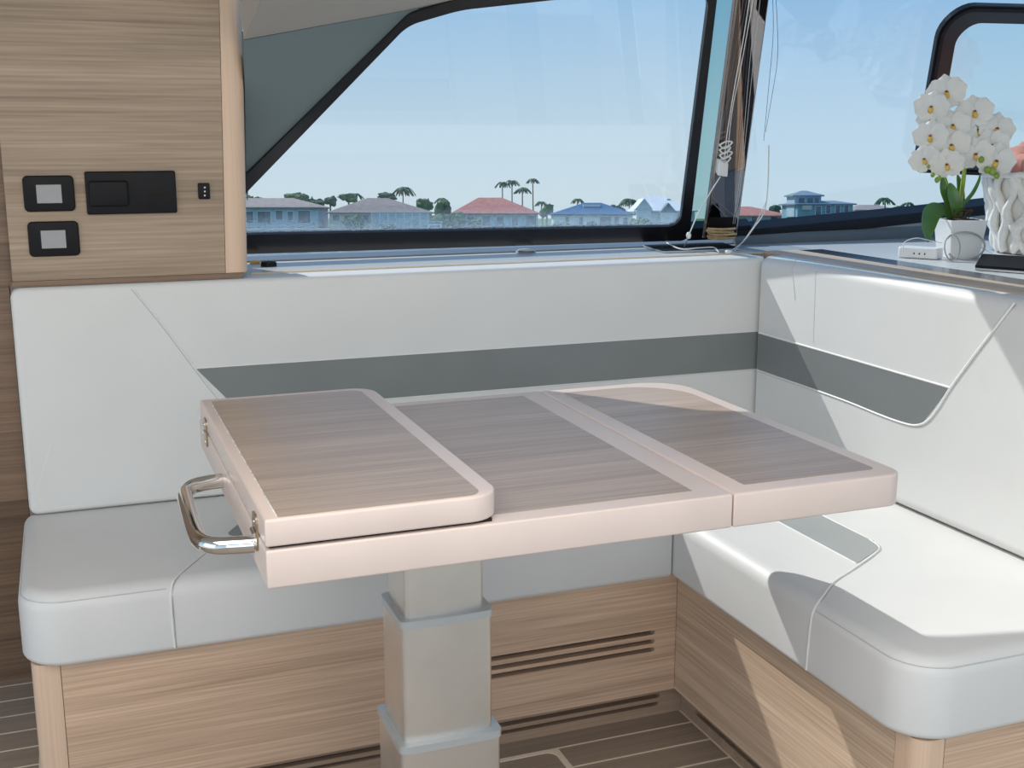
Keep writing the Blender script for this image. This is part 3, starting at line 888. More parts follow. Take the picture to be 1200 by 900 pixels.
cC = mk('blind_cord', *tube(spline([onW(901, 170, .04), onW(900, 215, .05), onW(896, 247, .06), onW(884, 266, .075), onW(871, 283, .09), onZ(857, 294, L)], 6), .0016, 6), CABLE, None, smooth=60)
tag(cC, 'white cord curving down right of the post to a bead on the ledge', 'cord')
cD = mk('blind_cord', *tube(spline([onW(898, 236, .06), onW(887, 259, .07), onW(876, 276, .085), onZ(861, 294, L)], 6), .0012, 6), CABLE, None, smooth=60)
tag(cD, 'thin second cord lying beside the curved white cord right of the post', 'cord')
bd2 = mk('cord_bead', *blob(tuple(onZ(854, 295, L + .004)), (.011, .009, .006), 3, amp=.05), CABLE, None, smooth=60)
tag(bd2, 'flat white bead lying on the ledge beside the black tablet', 'bead')

# black tablet on the ledge
q = [onZ(748, 288.5, 1.0), onZ(777, 297, 1.0), onZ(868, 293.5, 1.0), onZ(848, 286.5, 1.0)]
tbt = empty('tablet', sum(q, Vector()) / 4, 'black tablet lying flat on the ledge before the dark post', 'tablet')
mk('casing', *slab([(p.x, p.y) for p in q], .006, 1.0005, 1.006, .001, .001, seg=4, es=2), SILVER, tbt)
qq = offset(ccw([(p.x, p.y) for p in q], [0] * 4)[0], .004)
mk('glass', *slab(qq, .004, 1.006, 1.0068, seg=4), SLATE, tbt)
# white puck on the ledge
p = onZ(616, 296.5, 1.0)
pk = empty('light_puck', p, 'small white oval puck on the ledge under the side window', 'puck')
mk('puck_base', *lathe(p.x, p.y, [(.027, 1.0005), (.028, 1.004), (.024, 1.007)], 24), SILVER, pk, smooth=40)
mk('puck_top', *lathe(p.x, p.y, [(.0235, 1.0072), (.018, 1.010), (.004, 1.0105)], 24), CABLE, pk, smooth=40)
# dark cap and yellow stub by the cabinet
p = onZ(315, 312, 1.0)
cp = empty('bottle_cap', p, 'small black ribbed cap on the ledge beside the oak cabinet', 'cap')
V = []; n = 28
prof = [(1.0005, 1), (1.009, 1), (1.011, .86)]
for z, k in prof:
    for i in range(n):
        r = .0185 * k * (1 + (.05 if i % 2 else 0)); th = 2 * math.pi * i / n
        V.append((p.x + r * math.cos(th), p.y + r * math.sin(th), z))
Fc = [(k * n + i, k * n + (i + 1) % n, (k + 1) * n + (i + 1) % n, (k + 1) * n + i) for k in range(2) for i in range(n)] + [tuple(range(n)), tuple(range(2 * n, 3 * n))]
mk('cap_body', V, Fc, BLACK, cp)
a = onZ(293, 307.5, 1.004); b = onZ(304.5, 306.5, 1.004)
st_ = mk('pencil_stub', *tube([a, b], [.0042, .0042], 6), YELLOW)
tag(st_, 'short yellow pencil stub poking out behind the oak cabinet corner', 'pencil')

# ================================================================== ORCHID
ZC = 1.0
PB = onZ(1122, 302, ZC)                       # pot base
orch = empty('potted_orchid', PB, 'white flowering orchid in a square white pot on the counter', 'potted plant')
def frustum(c, z0, z1, r0, r1, ang, th=.004):
    V = []
    R = Matrix.Rotation(ang, 3, 'Z')
    def sq(r, z):
        return [Vector((c.x, c.y, z)) + R @ Vector((sx * r, sy * r, 0)) for sx, sy in ((-1, -1), (1, -1), (1, 1), (-1, 1))]
    V = sq(r0, z0) + sq(r1, z1) + sq(r1 - th, z1) + sq(r1 - th - .002, z1 - .012)
    Fc = [(0, 1, 2, 3)]
    for k in range(3):
        for i in range(4):
            j = (i + 1) % 4
            Fc.append((k * 4 + i, k * 4 + j, (k + 1) * 4 + j, (k + 1) * 4 + i))
    Fc.append((12, 13, 14, 15))
    return V, Fc
dep = (PB - EYE).dot(FW)
pxm = dep / F                                  # metres per pixel at the pot
PH = 45 * pxm
pot = mk('pot', *frustum(PB, ZC + .0005, ZC + PH, .039, .050, math.radians(-14)), CERAM, orch)
pb = pot.modifiers.new('bevel', 'BEVEL'); pb.width = .003; pb.segments = 2
PT = PB + Vector((0, 0, PH))
mk('mulch', *blob((PT.x, PT.y, PT.z - .006), (.043, .043, .010), 5, sub=3, amp=.5, sc=3), SOIL, orch)
for k in range(9):
    th = rnd.uniform(0, 6.28); a = PT + Vector((.02 * math.cos(th), .02 * math.sin(th), 0))
    b = a + Vector((rnd.uniform(-.01, .045), rnd.uniform(-.03, .01), rnd.uniform(.008, .028)))
    mk('root', *tube(spline([a, (a + b) / 2 + Vector((0, 0, .012)), b], 4), .0016, 5), SOIL, orch)
def opx(u, v, d=0.0):
    """point at the plant's own distance, d nearer"""
    r = ray(u, v); return EYE + r * ((dep - d) / F)
def leaf(name, pts, width, mat, parent, droop=Vector((0, 0, 1)), n=10):
    P = spline(pts, n); m = len(P); V = []; Fc = []
    for i, p in enumerate(P):
        t = i / (m - 1)
        tan = (P[min(i + 1, m - 1)] - P[max(i - 1, 0)]).normalized()
        side = tan.cross(droop).normalized()
        nrm = side.cross(tan).normalized()
        w = width * (math.sin(math.pi * min(1, .12 + t * .88)) ** .6)
        for s in (-1, -.5, 0, .5, 1):
            V.append(p + side * (w * s) + nrm * (.22 * w * (abs(s)) ))
        for s in (1, .5, 0, -.5, -1):
            V.append(p + side * (w * s) + nrm * (.22 * w * abs(s) - .0016))
    q = 10
    for i in range(m - 1):
        for k in range(q):
            l = (k + 1) % q
            Fc.append((i * q + k, i * q + l, (i + 1) * q + l, (i + 1) * q + k))
    Fc += [tuple(range(q)), tuple(range((m - 1) * q, m * q))]
    return mk(name, V, Fc, mat, parent, smooth=50)
CAMN = -FW
leaf('leaf', [opx(1116, 258), opx(1103, 247, .02), opx(1092, 250, .045), opx(1087, 268, .06), opx(1088, 284, .065)], .024, LEAF, orch, Vector((0, -.6, .6)))
leaf('leaf', [opx(1117, 258), opx(1112, 238, .01), opx(1106, 222, .015), opx(1104, 206, .015)], .012, LEAF, orch, CAMN)
leaf('leaf', [opx(1121, 258), opx(1120, 240, .02), opx(1116, 226, .025), opx(1113, 214, .025)], .017, LEAF, orch, CAMN)
leaf('leaf', [opx(1124, 256), opx(1126, 236, -.01), opx(1125, 218, -.02), opx(1122, 204, -.02)], .010, LEAF, orch, CAMN)
leaf('leaf', [opx(1124, 255), opx(1129, 240), opx(1140, 226), opx(1147, 212), opx(1149, 203)], .005, LEAF, orch, CAMN)
sA = [opx(1119, 258), opx(1110, 215, -.01), opx(1096, 180, -.02), opx(1092, 150, -.02), opx(1098, 125, -.02), opx(1112, 98, -.01)]
sB = [opx(1123, 258), opx(1127, 215, -.01), opx(1133, 185, -.02), opx(1145, 160, -.02), opx(1158, 145, -.02), opx(1172, 150, -.01)]
sC = [opx(1124, 256), opx(1131, 200, -.01), opx(1128, 165, -.02), opx(1122, 140, -.02)]
for s_ in (sA, sB, sC):
    mk('stem', *tube(spline(s_, 8), .0032, 8), STEM, orch, smooth=60)
# flower: lip and column as the part, five petals as sub-parts
def petal_mesh(w, l, curl):
    V = []; Fc = []; nu, nv = 7, 7
    for i in range(nu):
        t = i / (nu - 1)
        ww = w * max(.05, 1 - ((t - .56) / .60) ** 2) ** .6 * (1 if t < .97 else .45)
        for j in range(nv):
            s = -1 + 2 * j / (nv - 1)
            V.append(Vector((s * ww, t * l - .10 * l * s * s * t, .10 * w * (1 - s * s) + curl * l * t * t - .05 * l * t)))
    for i in range(nu - 1):
        for j in range(nv - 1):
            a = i * nv + j
            Fc.append((a, a + 1, a + nv + 1, a + nv))
    return V, Fc
def flower(u, v, R, tiltx, tilty, spin, d):
    c = opx(u, v, d)
    fwd = (EYE - c).normalized()
    fwd = (fwd + RT * tiltx + UP * tilty).normalized()
    rt = UP.cross(fwd).normalized(); up = fwd.cross(rt)
    M = Matrix((rt, up, fwd)).transposed() @ Matrix.Rotation(spin, 3, 'Z')
    R *= pxm * 1.10
    fl_ = None
    mbl = MB()
    lipV, lipF = blob((0, -.12 * R, .16 * R), (.13 * R, .20 * R, .12 * R), u, sub=2, amp=.3)
    mbl.add([c + M @ Vector(p) for p in lipV], lipF)
    fl_ = mbl.build('flower', LIP, orch, smooth=60)
    tv, tf = blob((0, .03 * R, .17 * R), (.10 * R, .09 * R, .12 * R), v, sub=1, amp=.2)
    mk('throat', [c + M @ Vector(p) for p in tv], tf, THROAT, fl_, smooth=60)
    for k, (ang, w, l, cu) in enumerate(((math.radians(78), .60, .98, .10), (math.radians(-78), .60, .98, .10), (0, .40, .92, -.08), (math.radians(140), .37, .86, -.08), (math.radians(-140), .37, .86, -.08))):
        pv, pf = petal_mesh(w * R, l * R, cu)
        Rz = Matrix.Rotation(ang, 3, 'Z')
        zoff = Vector((0, 0, .05 * R if k < 2 else 0))
        mk('petal', [c + M @ (Rz @ p + zoff) for p in pv], pf, PETAL, fl_, smooth=70)
FL = [(1109, 109, 22, .1, .1, .1, .02), (1092, 126, 20, -.35, .0, -.2, .025), (1090, 137, 16, -.6, -.2, .3, -.02),
      (1116, 148, 20, .2, .1, .2, .03), (1142, 132, 21, .1, .15, .1, .03), (1091, 160, 20, -.3, .0, -.1, .03),
      (1115, 171, 21, .0, .0, .15, .045), (1167, 152, 21, .35, .1, -.2, .01), (1143, 181, 20, .1, -.15, .1, .05),
      (1084, 187, 18, -.45, -.1, .2, .03), (1110, 193, 19, -.1, -.2, .1, .055), (1162, 171, 20, .3, .0, .3, .035),
      (1166, 189, 22, .35, -.15, -.2, .05), (1146, 154, 18, .1, .3, 0, -.01), (1103, 119, 17, -.2, .4, .5, -.015), (1128, 160, 17, .0, .2, .4, -.01)]
for f_ in FL: flower(*f_)
for u, v in ((1150, 187), (1163, 201), (1157, 199), (1093, 205), (1098, 211), (1168, 206), (1088, 195), (1100, 209)):
    r = rnd.uniform(2.0, 4.2) * pxm
    mk('bud', *blob(tuple(opx(u, v, .06)), (r, r, r * 1.2), u, sub=2, amp=.1), STEM, orch, smooth=60)

# ================================================================== BASKET, TABLET, ADAPTER
BC = onZ(1208, 296, ZC + .001)
bdep = (BC - EYE).dot(FW); bpx = bdep / F
bz0, bz1 = BC.z + .0, BC.z + 90 * bpx
r0, r1b = 36 * bpx, 56 * bpx
bk = empty('rope_basket', BC, 'white knotted rope basket holding pink cloth on the counter', 'basket')
mk('lining', *lathe(BC.x, BC.y, [(r0 * .90, bz0 + .001), (r1b * .92, bz1 - .004), (r1b * .88, bz1 - .004), (r0 * .8, bz0 + .01)], 28), ROPE, bk, smooth=40)
NS = 24
for k in range(NS):
    th0 = 2 * math.pi * k / NS
    pts = []; rr = []
    ph = rnd.uniform(0, 6.28); am = rnd.uniform(.10, .2)
    for i in range(13):
        t = i / 12
        th = th0 + am * math.sin(t * 9 + ph) * (1 - .3 * t)
        r = (r0 + (r1b - r0) * t ** .8) * (1 + .02 * math.sin(t * 14 + ph * 2))
        pts.append((BC.x + r * math.cos(th), BC.y + r * math.sin(th), bz0 + .006 + (bz1 - bz0 - .010) * t))
        rr.append((.0115 + .003 * math.sin(t * 16 + ph)) * (1 if 0 < i < 12 else .8))
    mk('rope_strand', *tube(pts, rr, 7), ROPE, bk, smooth=60)
mk('rim', *tube([(BC.x + (r1b + .002) * math.cos(2 * math.pi * i / 40), BC.y + (r1b + .002) * math.sin(2 * math.pi * i / 40), bz1 + .002 * math.sin(i * 2.5)) for i in range(40)], .0095, 8, closed=True), ROPE, bk, smooth=60)
for k in range(6):
    th = math.radians(200 + k * 14 + rnd.uniform(-4, 4)); t = rnd.uniform(.35, .65)
    r = (r0 + (r1b - r0) * t) + .008
    mk('knot', *blob((BC.x + r * math.cos(th), BC.y + r * math.sin(th), bz0 + (bz1 - bz0) * t), (.011, .011, .014), k, sub=2, amp=.4), ROPE, bk, smooth=60)
V, Fc = blob((BC.x, BC.y, bz1 + .006), (r1b * .84, r1b * .84, 36 * bpx), 4, sub=4, amp=.35, sc=1.4)
V = [(x, y, max(z, bz1 - .05)) for x, y, z in V]
pc = mk('folded_cloth', V, Fc, PINK, None, smooth=70)
tag(pc, 'salmon pink cloth heaped inside the white rope basket', 'cloth')
a = BC + Vector((.01, -.03, 0))
V, Fc = blob((BC.x + .012, BC.y - .02, bz1 + 34 * bpx), (.032, .03, .02), 9, sub=3, amp=.4, sc=1.6)
pp = mk('napkin', V, Fc, PALEP, None, smooth=70)
tag(pp, 'pale pink napkin on top of the salmon cloth in the basket', 'napkin')
for k in range(4):
    s = [BC + Vector((-r1b * .8, -r1b * .42, bz1 - BC.z + .012 - .004 * k)), BC + Vector((-.02, -r1b * .9 - .002 * k, bz1 - BC.z + .036 - .010 * k)), BC + Vector((r1b * .5, -r1b * .85, bz1 - BC.z + .03 - .008 * k))]
    mk('ribbon', *tube(spline(s, 8), .0016, 5), CABLE, pc, smooth=60)
q = [onZ(1142, 317, ZC), onZ(1150, 303, ZC), onZ(1290, 312, ZC), onZ(1290, 328, ZC)]
lp_ = empty('laptop', sum(q, Vector()) / 4, 'dark closed laptop lying before the white rope basket', 'laptop')
mk('base', *slab([(p.x, p.y) for p in q], .008, ZC + .0012, ZC + .007, .001, .001, seg=4, es=2), SILVER, lp_)
mk('lid', *slab([(p.x, p.y) for p in q], .008, ZC + .0072, ZC + .0132, .001, .002, seg=4, es=2), SLATE, lp_)

AD = onZ(1078, 302, ZC)
ad = empty('power_adapter', AD, 'white box shaped power adapter on the counter beside the orchid pot', 'adapter')
a0 = onZ(1051, 302, ZC); a1 = onZ(1098, 305, ZC)
dirx = (a1 - a0).normalized(); diry = Vector((-dirx.y, dirx.x, 0))
qp = [a0, a1, a1 + diry * .05, a0 + diry * .05]
mk('box', *slab([(p.x, p.y) for p in qp], .008, ZC + .0012, ZC + .030, .003, .005, seg=5, es=3), CERAM, ad, smooth=40)
for k in range(3):
    c = a0 + dirx * (.045 + .014 * k) - diry * .0004 + Vector((0, 0, .014))
    mk('socket', *blob(tuple(c), (.003, .0012, .003), k, sub=1, amp=0), BLACK, ad)
def loop_pts(cu, cv, ru, rv, d, n=18, a0=0.0, a1=6.28):
    return [opx(cu + ru * math.cos(a0 + (a1 - a0) * i / n), cv + rv * math.sin(a0 + (a1 - a0) * i / n), d + .01 * math.sin(i * .7)) for i in range(n + 1)]
cb = mk('charging_cable', *tube(spline(loop_pts(1130, 288, 24, 16, .075, 14, -2.6, 2.2) + [opx(1118, 303, .075), opx(1112, 297, .08)], 3), .0026, 6), CABLEG, None, smooth=60)
tag(cb, 'thick pale grey cable loop standing before the square orchid pot', 'cable')
cb = mk('charging_cable', *tube(spline(loop_pts(1116, 290, 9, 15, .085, 12, -1.4, 4.4), 3), .0017, 6), CABLEG, None, smooth=60)
tag(cb, 'narrow upright cable loop before the square orchid pot', 'cable')
cb = mk('charging_cable', *tube(spline([opx(1058, 296, .085), opx(1060, 284, .08), opx(1074, 279, .08), opx(1090, 282, .075), opx(1104, 285, .075)], 5), .0012, 6), CABLE, None, smooth=60)
tag(cb, 'thin white cable arching over the power adapter', 'cable')
cb = mk('charging_cable', *tube(spline([opx(1140, 282, .02), opx(1152, 291, 0), opx(1165, 298, -.01), opx(1172, 301, -.02)], 5), .0013, 6), CABLE, None, smooth=60)
tag(cb, 'thin white cable running from the pot to the laptop', 'cable')

# ================================================================== OUTSIDE (level with the outside world, not the cabin)
def E(x, y, z):
    """outside coordinates: x right, y away, z up from eye level (metres before K)"""
    return EYE + RT * x + EF * y + EU * z
D = 250.0
def ex(u, d=D):
    return (u - 600) / F * d
def ez(v, d=D):
    return (HORIZON - v) / F * d
def ebox(x0, x1, y0, y1, z0, z1):
    v, f = box(x0, x1, y0, y1, z0, z1)
    return [E(*p) for p in v], f
ZG = -2.75
ZWAT = -3.5
WATER = plain('canal water', (0.05, 0.15, 0.22, 1), rough=0.12, var=0.3, scale=0.4, bump=0.6, bscale=1.5)
LAWN = plain('lawn', (0.10, 0.19, 0.06, 1), rough=0.9, var=0.3, scale=0.5)
SEAW = plain('seawall concrete', (0.42, 0.42, 0.40, 1), rough=0.8, var=0.15, scale=0.8)
V = [E(-600, 4, ZWAT), E(900, 4, ZWAT), E(900, 232, ZWAT), E(-600, 232, ZWAT)]
wt = mk('canal_water', V, [(0, 1, 2, 3)], WATER); struct(wt)
tag(wt, 'blue canal water between the boat and the far houses')
ln = mk('far_lawn', *ebox(-600, 900, 231, 900, -4.2, ZG), LAWN); struct(ln)
tag(ln, 'green far bank on which the houses stand')
sw = mk('seawall', *ebox(-600, 900, 230, 231, -4.5, ZG + .1), SEAW); struct(sw)

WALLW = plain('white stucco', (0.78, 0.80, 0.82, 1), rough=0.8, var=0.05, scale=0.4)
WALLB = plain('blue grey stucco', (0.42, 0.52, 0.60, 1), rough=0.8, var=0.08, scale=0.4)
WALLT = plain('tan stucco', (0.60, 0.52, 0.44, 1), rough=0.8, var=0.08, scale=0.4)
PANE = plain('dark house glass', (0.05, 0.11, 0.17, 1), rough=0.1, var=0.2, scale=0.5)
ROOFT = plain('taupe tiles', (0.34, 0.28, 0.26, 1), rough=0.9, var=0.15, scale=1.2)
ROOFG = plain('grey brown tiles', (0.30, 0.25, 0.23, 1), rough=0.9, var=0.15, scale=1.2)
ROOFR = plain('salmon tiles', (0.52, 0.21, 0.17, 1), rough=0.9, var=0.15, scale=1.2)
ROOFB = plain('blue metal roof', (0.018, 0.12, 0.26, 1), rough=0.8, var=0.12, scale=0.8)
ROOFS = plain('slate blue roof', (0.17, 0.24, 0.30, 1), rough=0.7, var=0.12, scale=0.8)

def hip(x0, x1, y0, y1, ze, zr, rx0, rx1, ov=.6, th=.25):
    ym = (y0 + y1) / 2
    x0 -= ov; x1 += ov; y0 -= ov; y1 += ov
    v = [(x0, y0, ze), (x1, y0, ze), (x1, y1, ze), (x0, y1, ze), (rx0, ym, zr), (rx1, ym, zr), (x0, y0, ze - th), (x1, y0, ze - th), (x1, y1, ze - th), (x0, y1, ze - th)]
    f = [(0, 1, 5, 4), (1, 2, 5), (2, 3, 4, 5), (3, 0, 4), (0, 1, 7, 6), (1, 2, 8, 7), (2, 3, 9, 8), (3, 0, 6, 9), (6, 7, 8, 9)]
    return [E(*p) for p in v], f
def house(label, u0, u1, ve, vr, ru0, ru1, wallm, roofm, wins, d=D, depth=14, vb=None, extra=None):
    x0, x1 = ex(u0, d), ex(u1, d)
    ze, zr = ez(ve, d), ez(vr, d)
    h = empty('house', E((x0 + x1) / 2, d + depth / 2, ZG), label, 'house', 'houses on the far bank')
    w = mk('wall', *ebox(x0, x1, d, d + depth, ZG, ze - .2), wallm, h)
    mk('roof', *hip(x0, x1, d, d + depth, ze, zr, ex(ru0, d), ex(ru1, d)), roofm, h)
    for a, b, t, bt in wins:
        wn = mk('window', *ebox(ex(a, d) - .12, ex(b, d) + .12, d - .12, d, ez(bt, d) - .1, ez(t, d) + .12), WALLW, h)
        mk('pane', *ebox(ex(a, d), ex(b, d), d - .16, d - .12, ez(bt, d), ez(t, d)), PANE, wn)
    if extra: extra(h, d)
    return h
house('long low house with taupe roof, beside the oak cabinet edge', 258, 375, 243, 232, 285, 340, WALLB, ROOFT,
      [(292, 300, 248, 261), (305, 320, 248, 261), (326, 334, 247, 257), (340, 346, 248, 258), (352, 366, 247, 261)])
def lanai(h, d):
    mk('porch_screen', *ebox(ex(438, d), ex(505, d), d - 3, d - .2, ZG, ez(249.5, d)), WALLB, h)
    for i in range(8):
        u = 439 + i * 9.2
        mk('porch_post', *ebox(ex(u, d), ex(u + 1, d), d - 3.2, d - 3, ZG, ez(249.5, d)), WALLW, h)
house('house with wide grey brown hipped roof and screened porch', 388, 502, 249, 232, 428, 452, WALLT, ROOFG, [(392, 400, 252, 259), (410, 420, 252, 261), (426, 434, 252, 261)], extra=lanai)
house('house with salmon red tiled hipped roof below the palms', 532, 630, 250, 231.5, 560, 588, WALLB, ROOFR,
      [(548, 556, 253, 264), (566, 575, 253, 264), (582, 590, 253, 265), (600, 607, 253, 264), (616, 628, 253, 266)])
def cupola(h, d):
    mk('ridge_skylight', *ebox(ex(684, d), ex(704, d), d + 4, d + 5, ez(242.5, d), ez(239.5, d)), WALLW, h)
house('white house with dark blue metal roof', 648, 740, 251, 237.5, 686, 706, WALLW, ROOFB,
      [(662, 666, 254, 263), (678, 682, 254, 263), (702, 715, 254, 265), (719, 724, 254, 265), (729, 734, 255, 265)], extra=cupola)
def gable(h, d):
    for a, b, vt, vb_ in ((742, 762, 233, 245), (770, 790, 238, 249)):
        x0, x1 = ex(a, d), ex(b, d); xm = (x0 + x1) / 2
        v = [(x0, d - 2, ez(vb_, d)), (x1, d - 2, ez(vb_, d)), (xm, d - 2, ez(vt, d)), (x0, d + 10, ez(vb_, d)), (x1, d + 10, ez(vb_, d)), (xm, d + 10, ez(vt, d))]
        f = [(0, 1, 2), (3, 4, 5), (0, 1, 4, 3), (1, 2, 5, 4), (2, 0, 3, 5)]
        mk('gable', [E(*p) for p in v], f, ROOFS if a > 765 else WALLW, h)
        mk('gable_wall', *ebox(x0 + .3, x1 - .3, d - 1.8, d, ZG, ez(vb_, d)), WALLW, h)
    mk('chimney', *ebox(ex(783, d), ex(787, d), d + 5, d + 6, ez(240, d), ez(233, d)), WALLB, h)
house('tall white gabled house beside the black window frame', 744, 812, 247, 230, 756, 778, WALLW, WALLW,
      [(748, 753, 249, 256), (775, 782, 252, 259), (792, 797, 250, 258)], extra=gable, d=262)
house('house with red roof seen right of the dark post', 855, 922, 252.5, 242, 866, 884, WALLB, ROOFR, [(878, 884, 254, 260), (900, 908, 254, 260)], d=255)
def tower(h, d):
    mk('tower', *ebox(ex(930, d), ex(961, d), d + 2, d + 9, ez(254, d), ez(229.5, d)), WALLB, h)
    mk('tower_roof', *hip(ex(930, d), ex(961, d), d + 2, d + 9, ez(229, d), ez(223.5, d), ex(942, d), ex(949, d), ov=.5), ROOFS, h)
    for a, b in ((935, 941), (945, 951), (954, 958)):
        mk('tower_window', *ebox(ex(a, d), ex(b, d), d + 1.8, d + 2, ez(240, d), ez(232.5, d)), PANE, h)
    mk('balcony', *ebox(ex(936, d), ex(946, d), d - 1, d, ez(246, d), ez(241, d)), WALLT, h)
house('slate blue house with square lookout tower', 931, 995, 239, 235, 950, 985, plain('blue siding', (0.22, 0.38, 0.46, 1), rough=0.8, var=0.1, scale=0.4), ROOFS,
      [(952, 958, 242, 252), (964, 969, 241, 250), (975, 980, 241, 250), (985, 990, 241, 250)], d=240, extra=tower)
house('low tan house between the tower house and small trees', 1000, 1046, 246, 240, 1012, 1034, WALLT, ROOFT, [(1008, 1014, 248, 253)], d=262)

GREEN1 = plain('foliage green', (0.09, 0.17, 0.07, 1), rough=0.9, var=0.45, scale=1.2)
GREEN2 = plain('foliage dark green', (0.05, 0.11, 0.06, 1), rough=0.9, var=0.45, scale=1.2)
TRUNK = plain('palm trunk', (0.24, 0.19, 0.15, 1), rough=0.9, var=0.2, scale=2)
def tree(label, u, v0, v1, w, d, mat, seed, name='tree', group='trees among the houses'):
    x = ex(u, d); zt = ez(v0, d); zb = ez(v1, d); r = w / 2 / F * d
    t = empty(name, E(x, d, ZG), label, 'tree', group)
    mk('trunk', *tube([E(x, d, ZG), E(x + .1 * r, d, (zb + zt) / 2)], [.28, .18], 6), TRUNK, t)
    m = MB(); rr = random.Random(seed)
    for k in range(9):
        rx = r * rr.uniform(.35, .6)
        px = x + rr.uniform(-.6, .6) * r; pz = zb + (zt - zb) * rr.uniform(.3, .78)
        Vb, Fb = blob((px, d + rr.uniform(-1, 1), pz), (rx, rx, (zt - zb) * rr.uniform(.2, .3)), seed + k, sub=2, amp=.7, sc=1.6)
        m.add([E(*p) for p in Vb], Fb)
    m.build('crown', mat, t)
    return t
def palm(label, u, v0, d, seed, span=9, group='palms among the houses'):
    x = ex(u, d); zt = ez(v0 + 4, d); rr = random.Random(seed)
    t = empty('palm_tree', E(x, d, ZG), label, 'palm tree', group)
    lean = rr.uniform(-.5, .5)
    mk('trunk', *tube([E(x - lean, d, ZG), E(x - lean * .3, d, (ZG + zt) / 2), E(x, d, zt)], [.2, .15, .12], 6), TRUNK, t)
    L_ = 1.35 * span / F * d
    for k in range(13):
        th = 2 * math.pi * k / 13 + rr.uniform(-.2, .2); up = rr.uniform(-.1, .75)
        V = []; n = 6
        for i in range(n):
            s = i / (n - 1)
            q = Vector((math.cos(th) * s * L_, math.sin(th) * s * L_, (up * s - (.55 + up) * s * s) * L_))
            side = Vector((-math.sin(th), math.cos(th), 0)) * (.16 * L_ * math.sin(math.pi * (.12 + .85 * s)))
            V += [q - side + Vector((0, 0, -.13 * L_ * s)), q + Vector((0, 0, .03)), q + side + Vector((0, 0, -.13 * L_ * s))]
        Fc = []
        for i in range(n - 1):
            Fc += [(i * 3, i * 3 + 1, i * 3 + 4, i * 3 + 3), (i * 3 + 1, i * 3 + 2, i * 3 + 5, i * 3 + 4)]
        mk('frond', [E(x + p.x, d + p.y, zt + p.z) for p in V], Fc, GREEN2 if k % 3 else GREEN1, t)
    return t
tree('dense low green tree behind the taupe roofed house', 350, 226, 243, 36, 272, GREEN1, 1)
tree('small dark tree left of the grey brown roof', 389, 229, 243, 14, 270, GREEN2, 2)
tree('green tree clump just above the grey brown roof slope', 410, 227, 240, 22, 272, GREEN1, 3)
palm('short palm over the grey brown roofed house', 419, 224, 282, 4, 8)
tree('broad dark tree behind the grey brown ridge', 455, 226, 240, 26, 280, GREEN2, 6)
palm('bushy palm rising behind the grey brown ridge', 474, 217, 268, 5, 11)
tree('bright leafy tree between the grey brown and salmon roofs', 520, 233, 256, 20, 262, GREEN1, 8)
palm('small palm between the grey brown and salmon roofs', 519, 229, 266, 9, 7)
palm('slender palm behind the salmon roof, on the side of the grey brown roof', 589, 211, 275, 10, 7)
palm('tall slender palm behind the salmon ridge', 600, 209, 290, 11, 7)
palm('shorter leaning palm over the salmon roof slope', 612, 217, 266, 12, 8)
palm('tallest narrow palm over the salmon eave', 624, 207, 282, 13, 6)
palm('low palm between the salmon and blue roofs', 634, 233, 275, 14, 6)
palm('single small palm above the blue roof', 676, 230, 268, 15, 6)
palm('bushy palm between the blue roof and the white gables', 736, 230, 285, 16, 10)
tree('dark small tree right of the dark post above the red roof', 905, 241, 253, 14, 275, GREEN2, 17)
palm('round palm right of the slate tower house', 1032, 229, 250, 18, 9)
palm('small palm beyond the tan house', 1058, 234, 252, 19, 7)
tree('low round tree at the oak cabinet edge behind the taupe roof', 300, 229, 244, 22, 278, GREEN1, 31)
tree('dark bushy tree over the gap between the taupe and grey brown roofs', 374, 231, 246, 20, 284, GREEN2, 32)
tree('pale green tree over the far slope of the grey brown roof', 497, 232, 250, 22, 280, GREEN1, 33)
tree('leafy tree behind the gap of the salmon and blue roofs', 640, 239, 256, 16, 290, GREEN1, 34)
tree('green tree behind the blue roof slope beside the white gables', 722, 240, 256, 18, 284, GREEN2, 35)
tree('round tree beyond the low tan house near the orchid', 1048, 241, 254, 14, 290, GREEN1, 36)
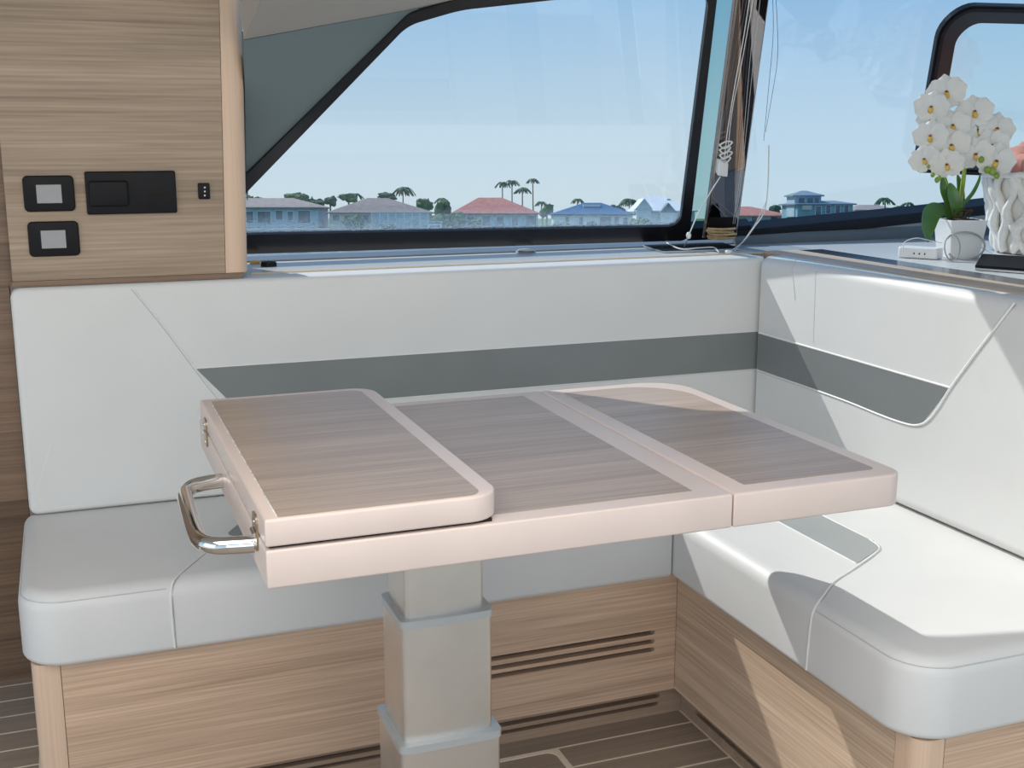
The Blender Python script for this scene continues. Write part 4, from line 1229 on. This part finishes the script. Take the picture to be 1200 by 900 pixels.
# hedge and shrubs on the far bank
for i, (u, v0, v1, w, lab) in enumerate(((524, 248, 262, 34, 'leafy hedge before the gap left of the salmon roof'), (410, 252, 262, 34, 'pale green shrub under the grey brown eave'),
        (658, 260, 268, 18, 'low shrub before the white house wall'), (690, 258, 267, 16, 'rounded shrub before the blue roofed house'), (748, 255, 266, 26, 'green shrub between the white houses'), (455, 262, 268, 22, 'low bush before the screened porch'), (558, 255, 266, 12, 'upright bush before the salmon roofed house'), (790, 256, 266, 14, 'dark bush beside the black window frame'))):
    d = 243.0
    m = MB(); rr = random.Random(50 + i)
    for k in range(5):
        r = w / F * d * rr.uniform(.16, .3)
        Vb, Fb = blob((ex(u, d) + rr.uniform(-.35, .35) * w / F * d, d + rr.uniform(-.5, .5), ZG + (ez(v0, d) - ZG) * rr.uniform(.3, .55)), (r, r, (ez(v0, d) - ZG) * rr.uniform(.4, .5)), i * 7 + k, sub=2, amp=.6, sc=1.5)
        m.add([E(*p) for p in Vb], Fb)
    o = m.build('shrub', GREEN1 if i % 2 == 0 else GREEN2)
    tag(o, lab, 'shrub', 'shrubs along the far bank')
# moored motor boat
d = 226.0
mbx = ex(512, d)
boat = empty('motor_boat', E(mbx, d, ZWAT), 'small white motor boat moored before the far bank hedge', 'boat')
hv = []
for z, w, l in ((ZWAT - .1, .7, 3.2), (ZWAT + .5, 1.0, 3.8), (ZWAT + 1.0, 1.1, 4.3)):
    hv.append([(mbx - l, d - w, z), (mbx + l * .5, d - w, z), (mbx + l, d, z + .15), (mbx + l * .5, d + w, z), (mbx - l, d + w, z)])
V = [E(*p) for r in hv for p in r]
Fc = [(k * 5 + i, k * 5 + (i + 1) % 5, (k + 1) * 5 + (i + 1) % 5, (k + 1) * 5 + i) for k in range(2) for i in range(5)] + [(0, 1, 2, 3, 4), (10, 11, 12, 13, 14)]
mk('hull', V, Fc, WALLW, boat)
mk('cabin', *ebox(mbx - 1.4, mbx + 1.0, d - .7, d + .7, ZWAT + 1.0, ZWAT + 1.8), WALLW, boat)
mk('windscreen', *ebox(mbx - 1.2, mbx + .8, d - .73, d - .7, ZWAT + 1.25, ZWAT + 1.6), PANE, boat)
mk('canopy', *ebox(mbx - 1.7, mbx + 1.2, d - .9, d + .9, ZWAT + 2.2, ZWAT + 2.3), WALLW, boat)
for sx in (-1.5, 1.0):
    mk('canopy_post', *ebox(mbx + sx, mbx + sx + .08, d - .8, d - .72, ZWAT + 1.0, ZWAT + 2.2), WALLW, boat)
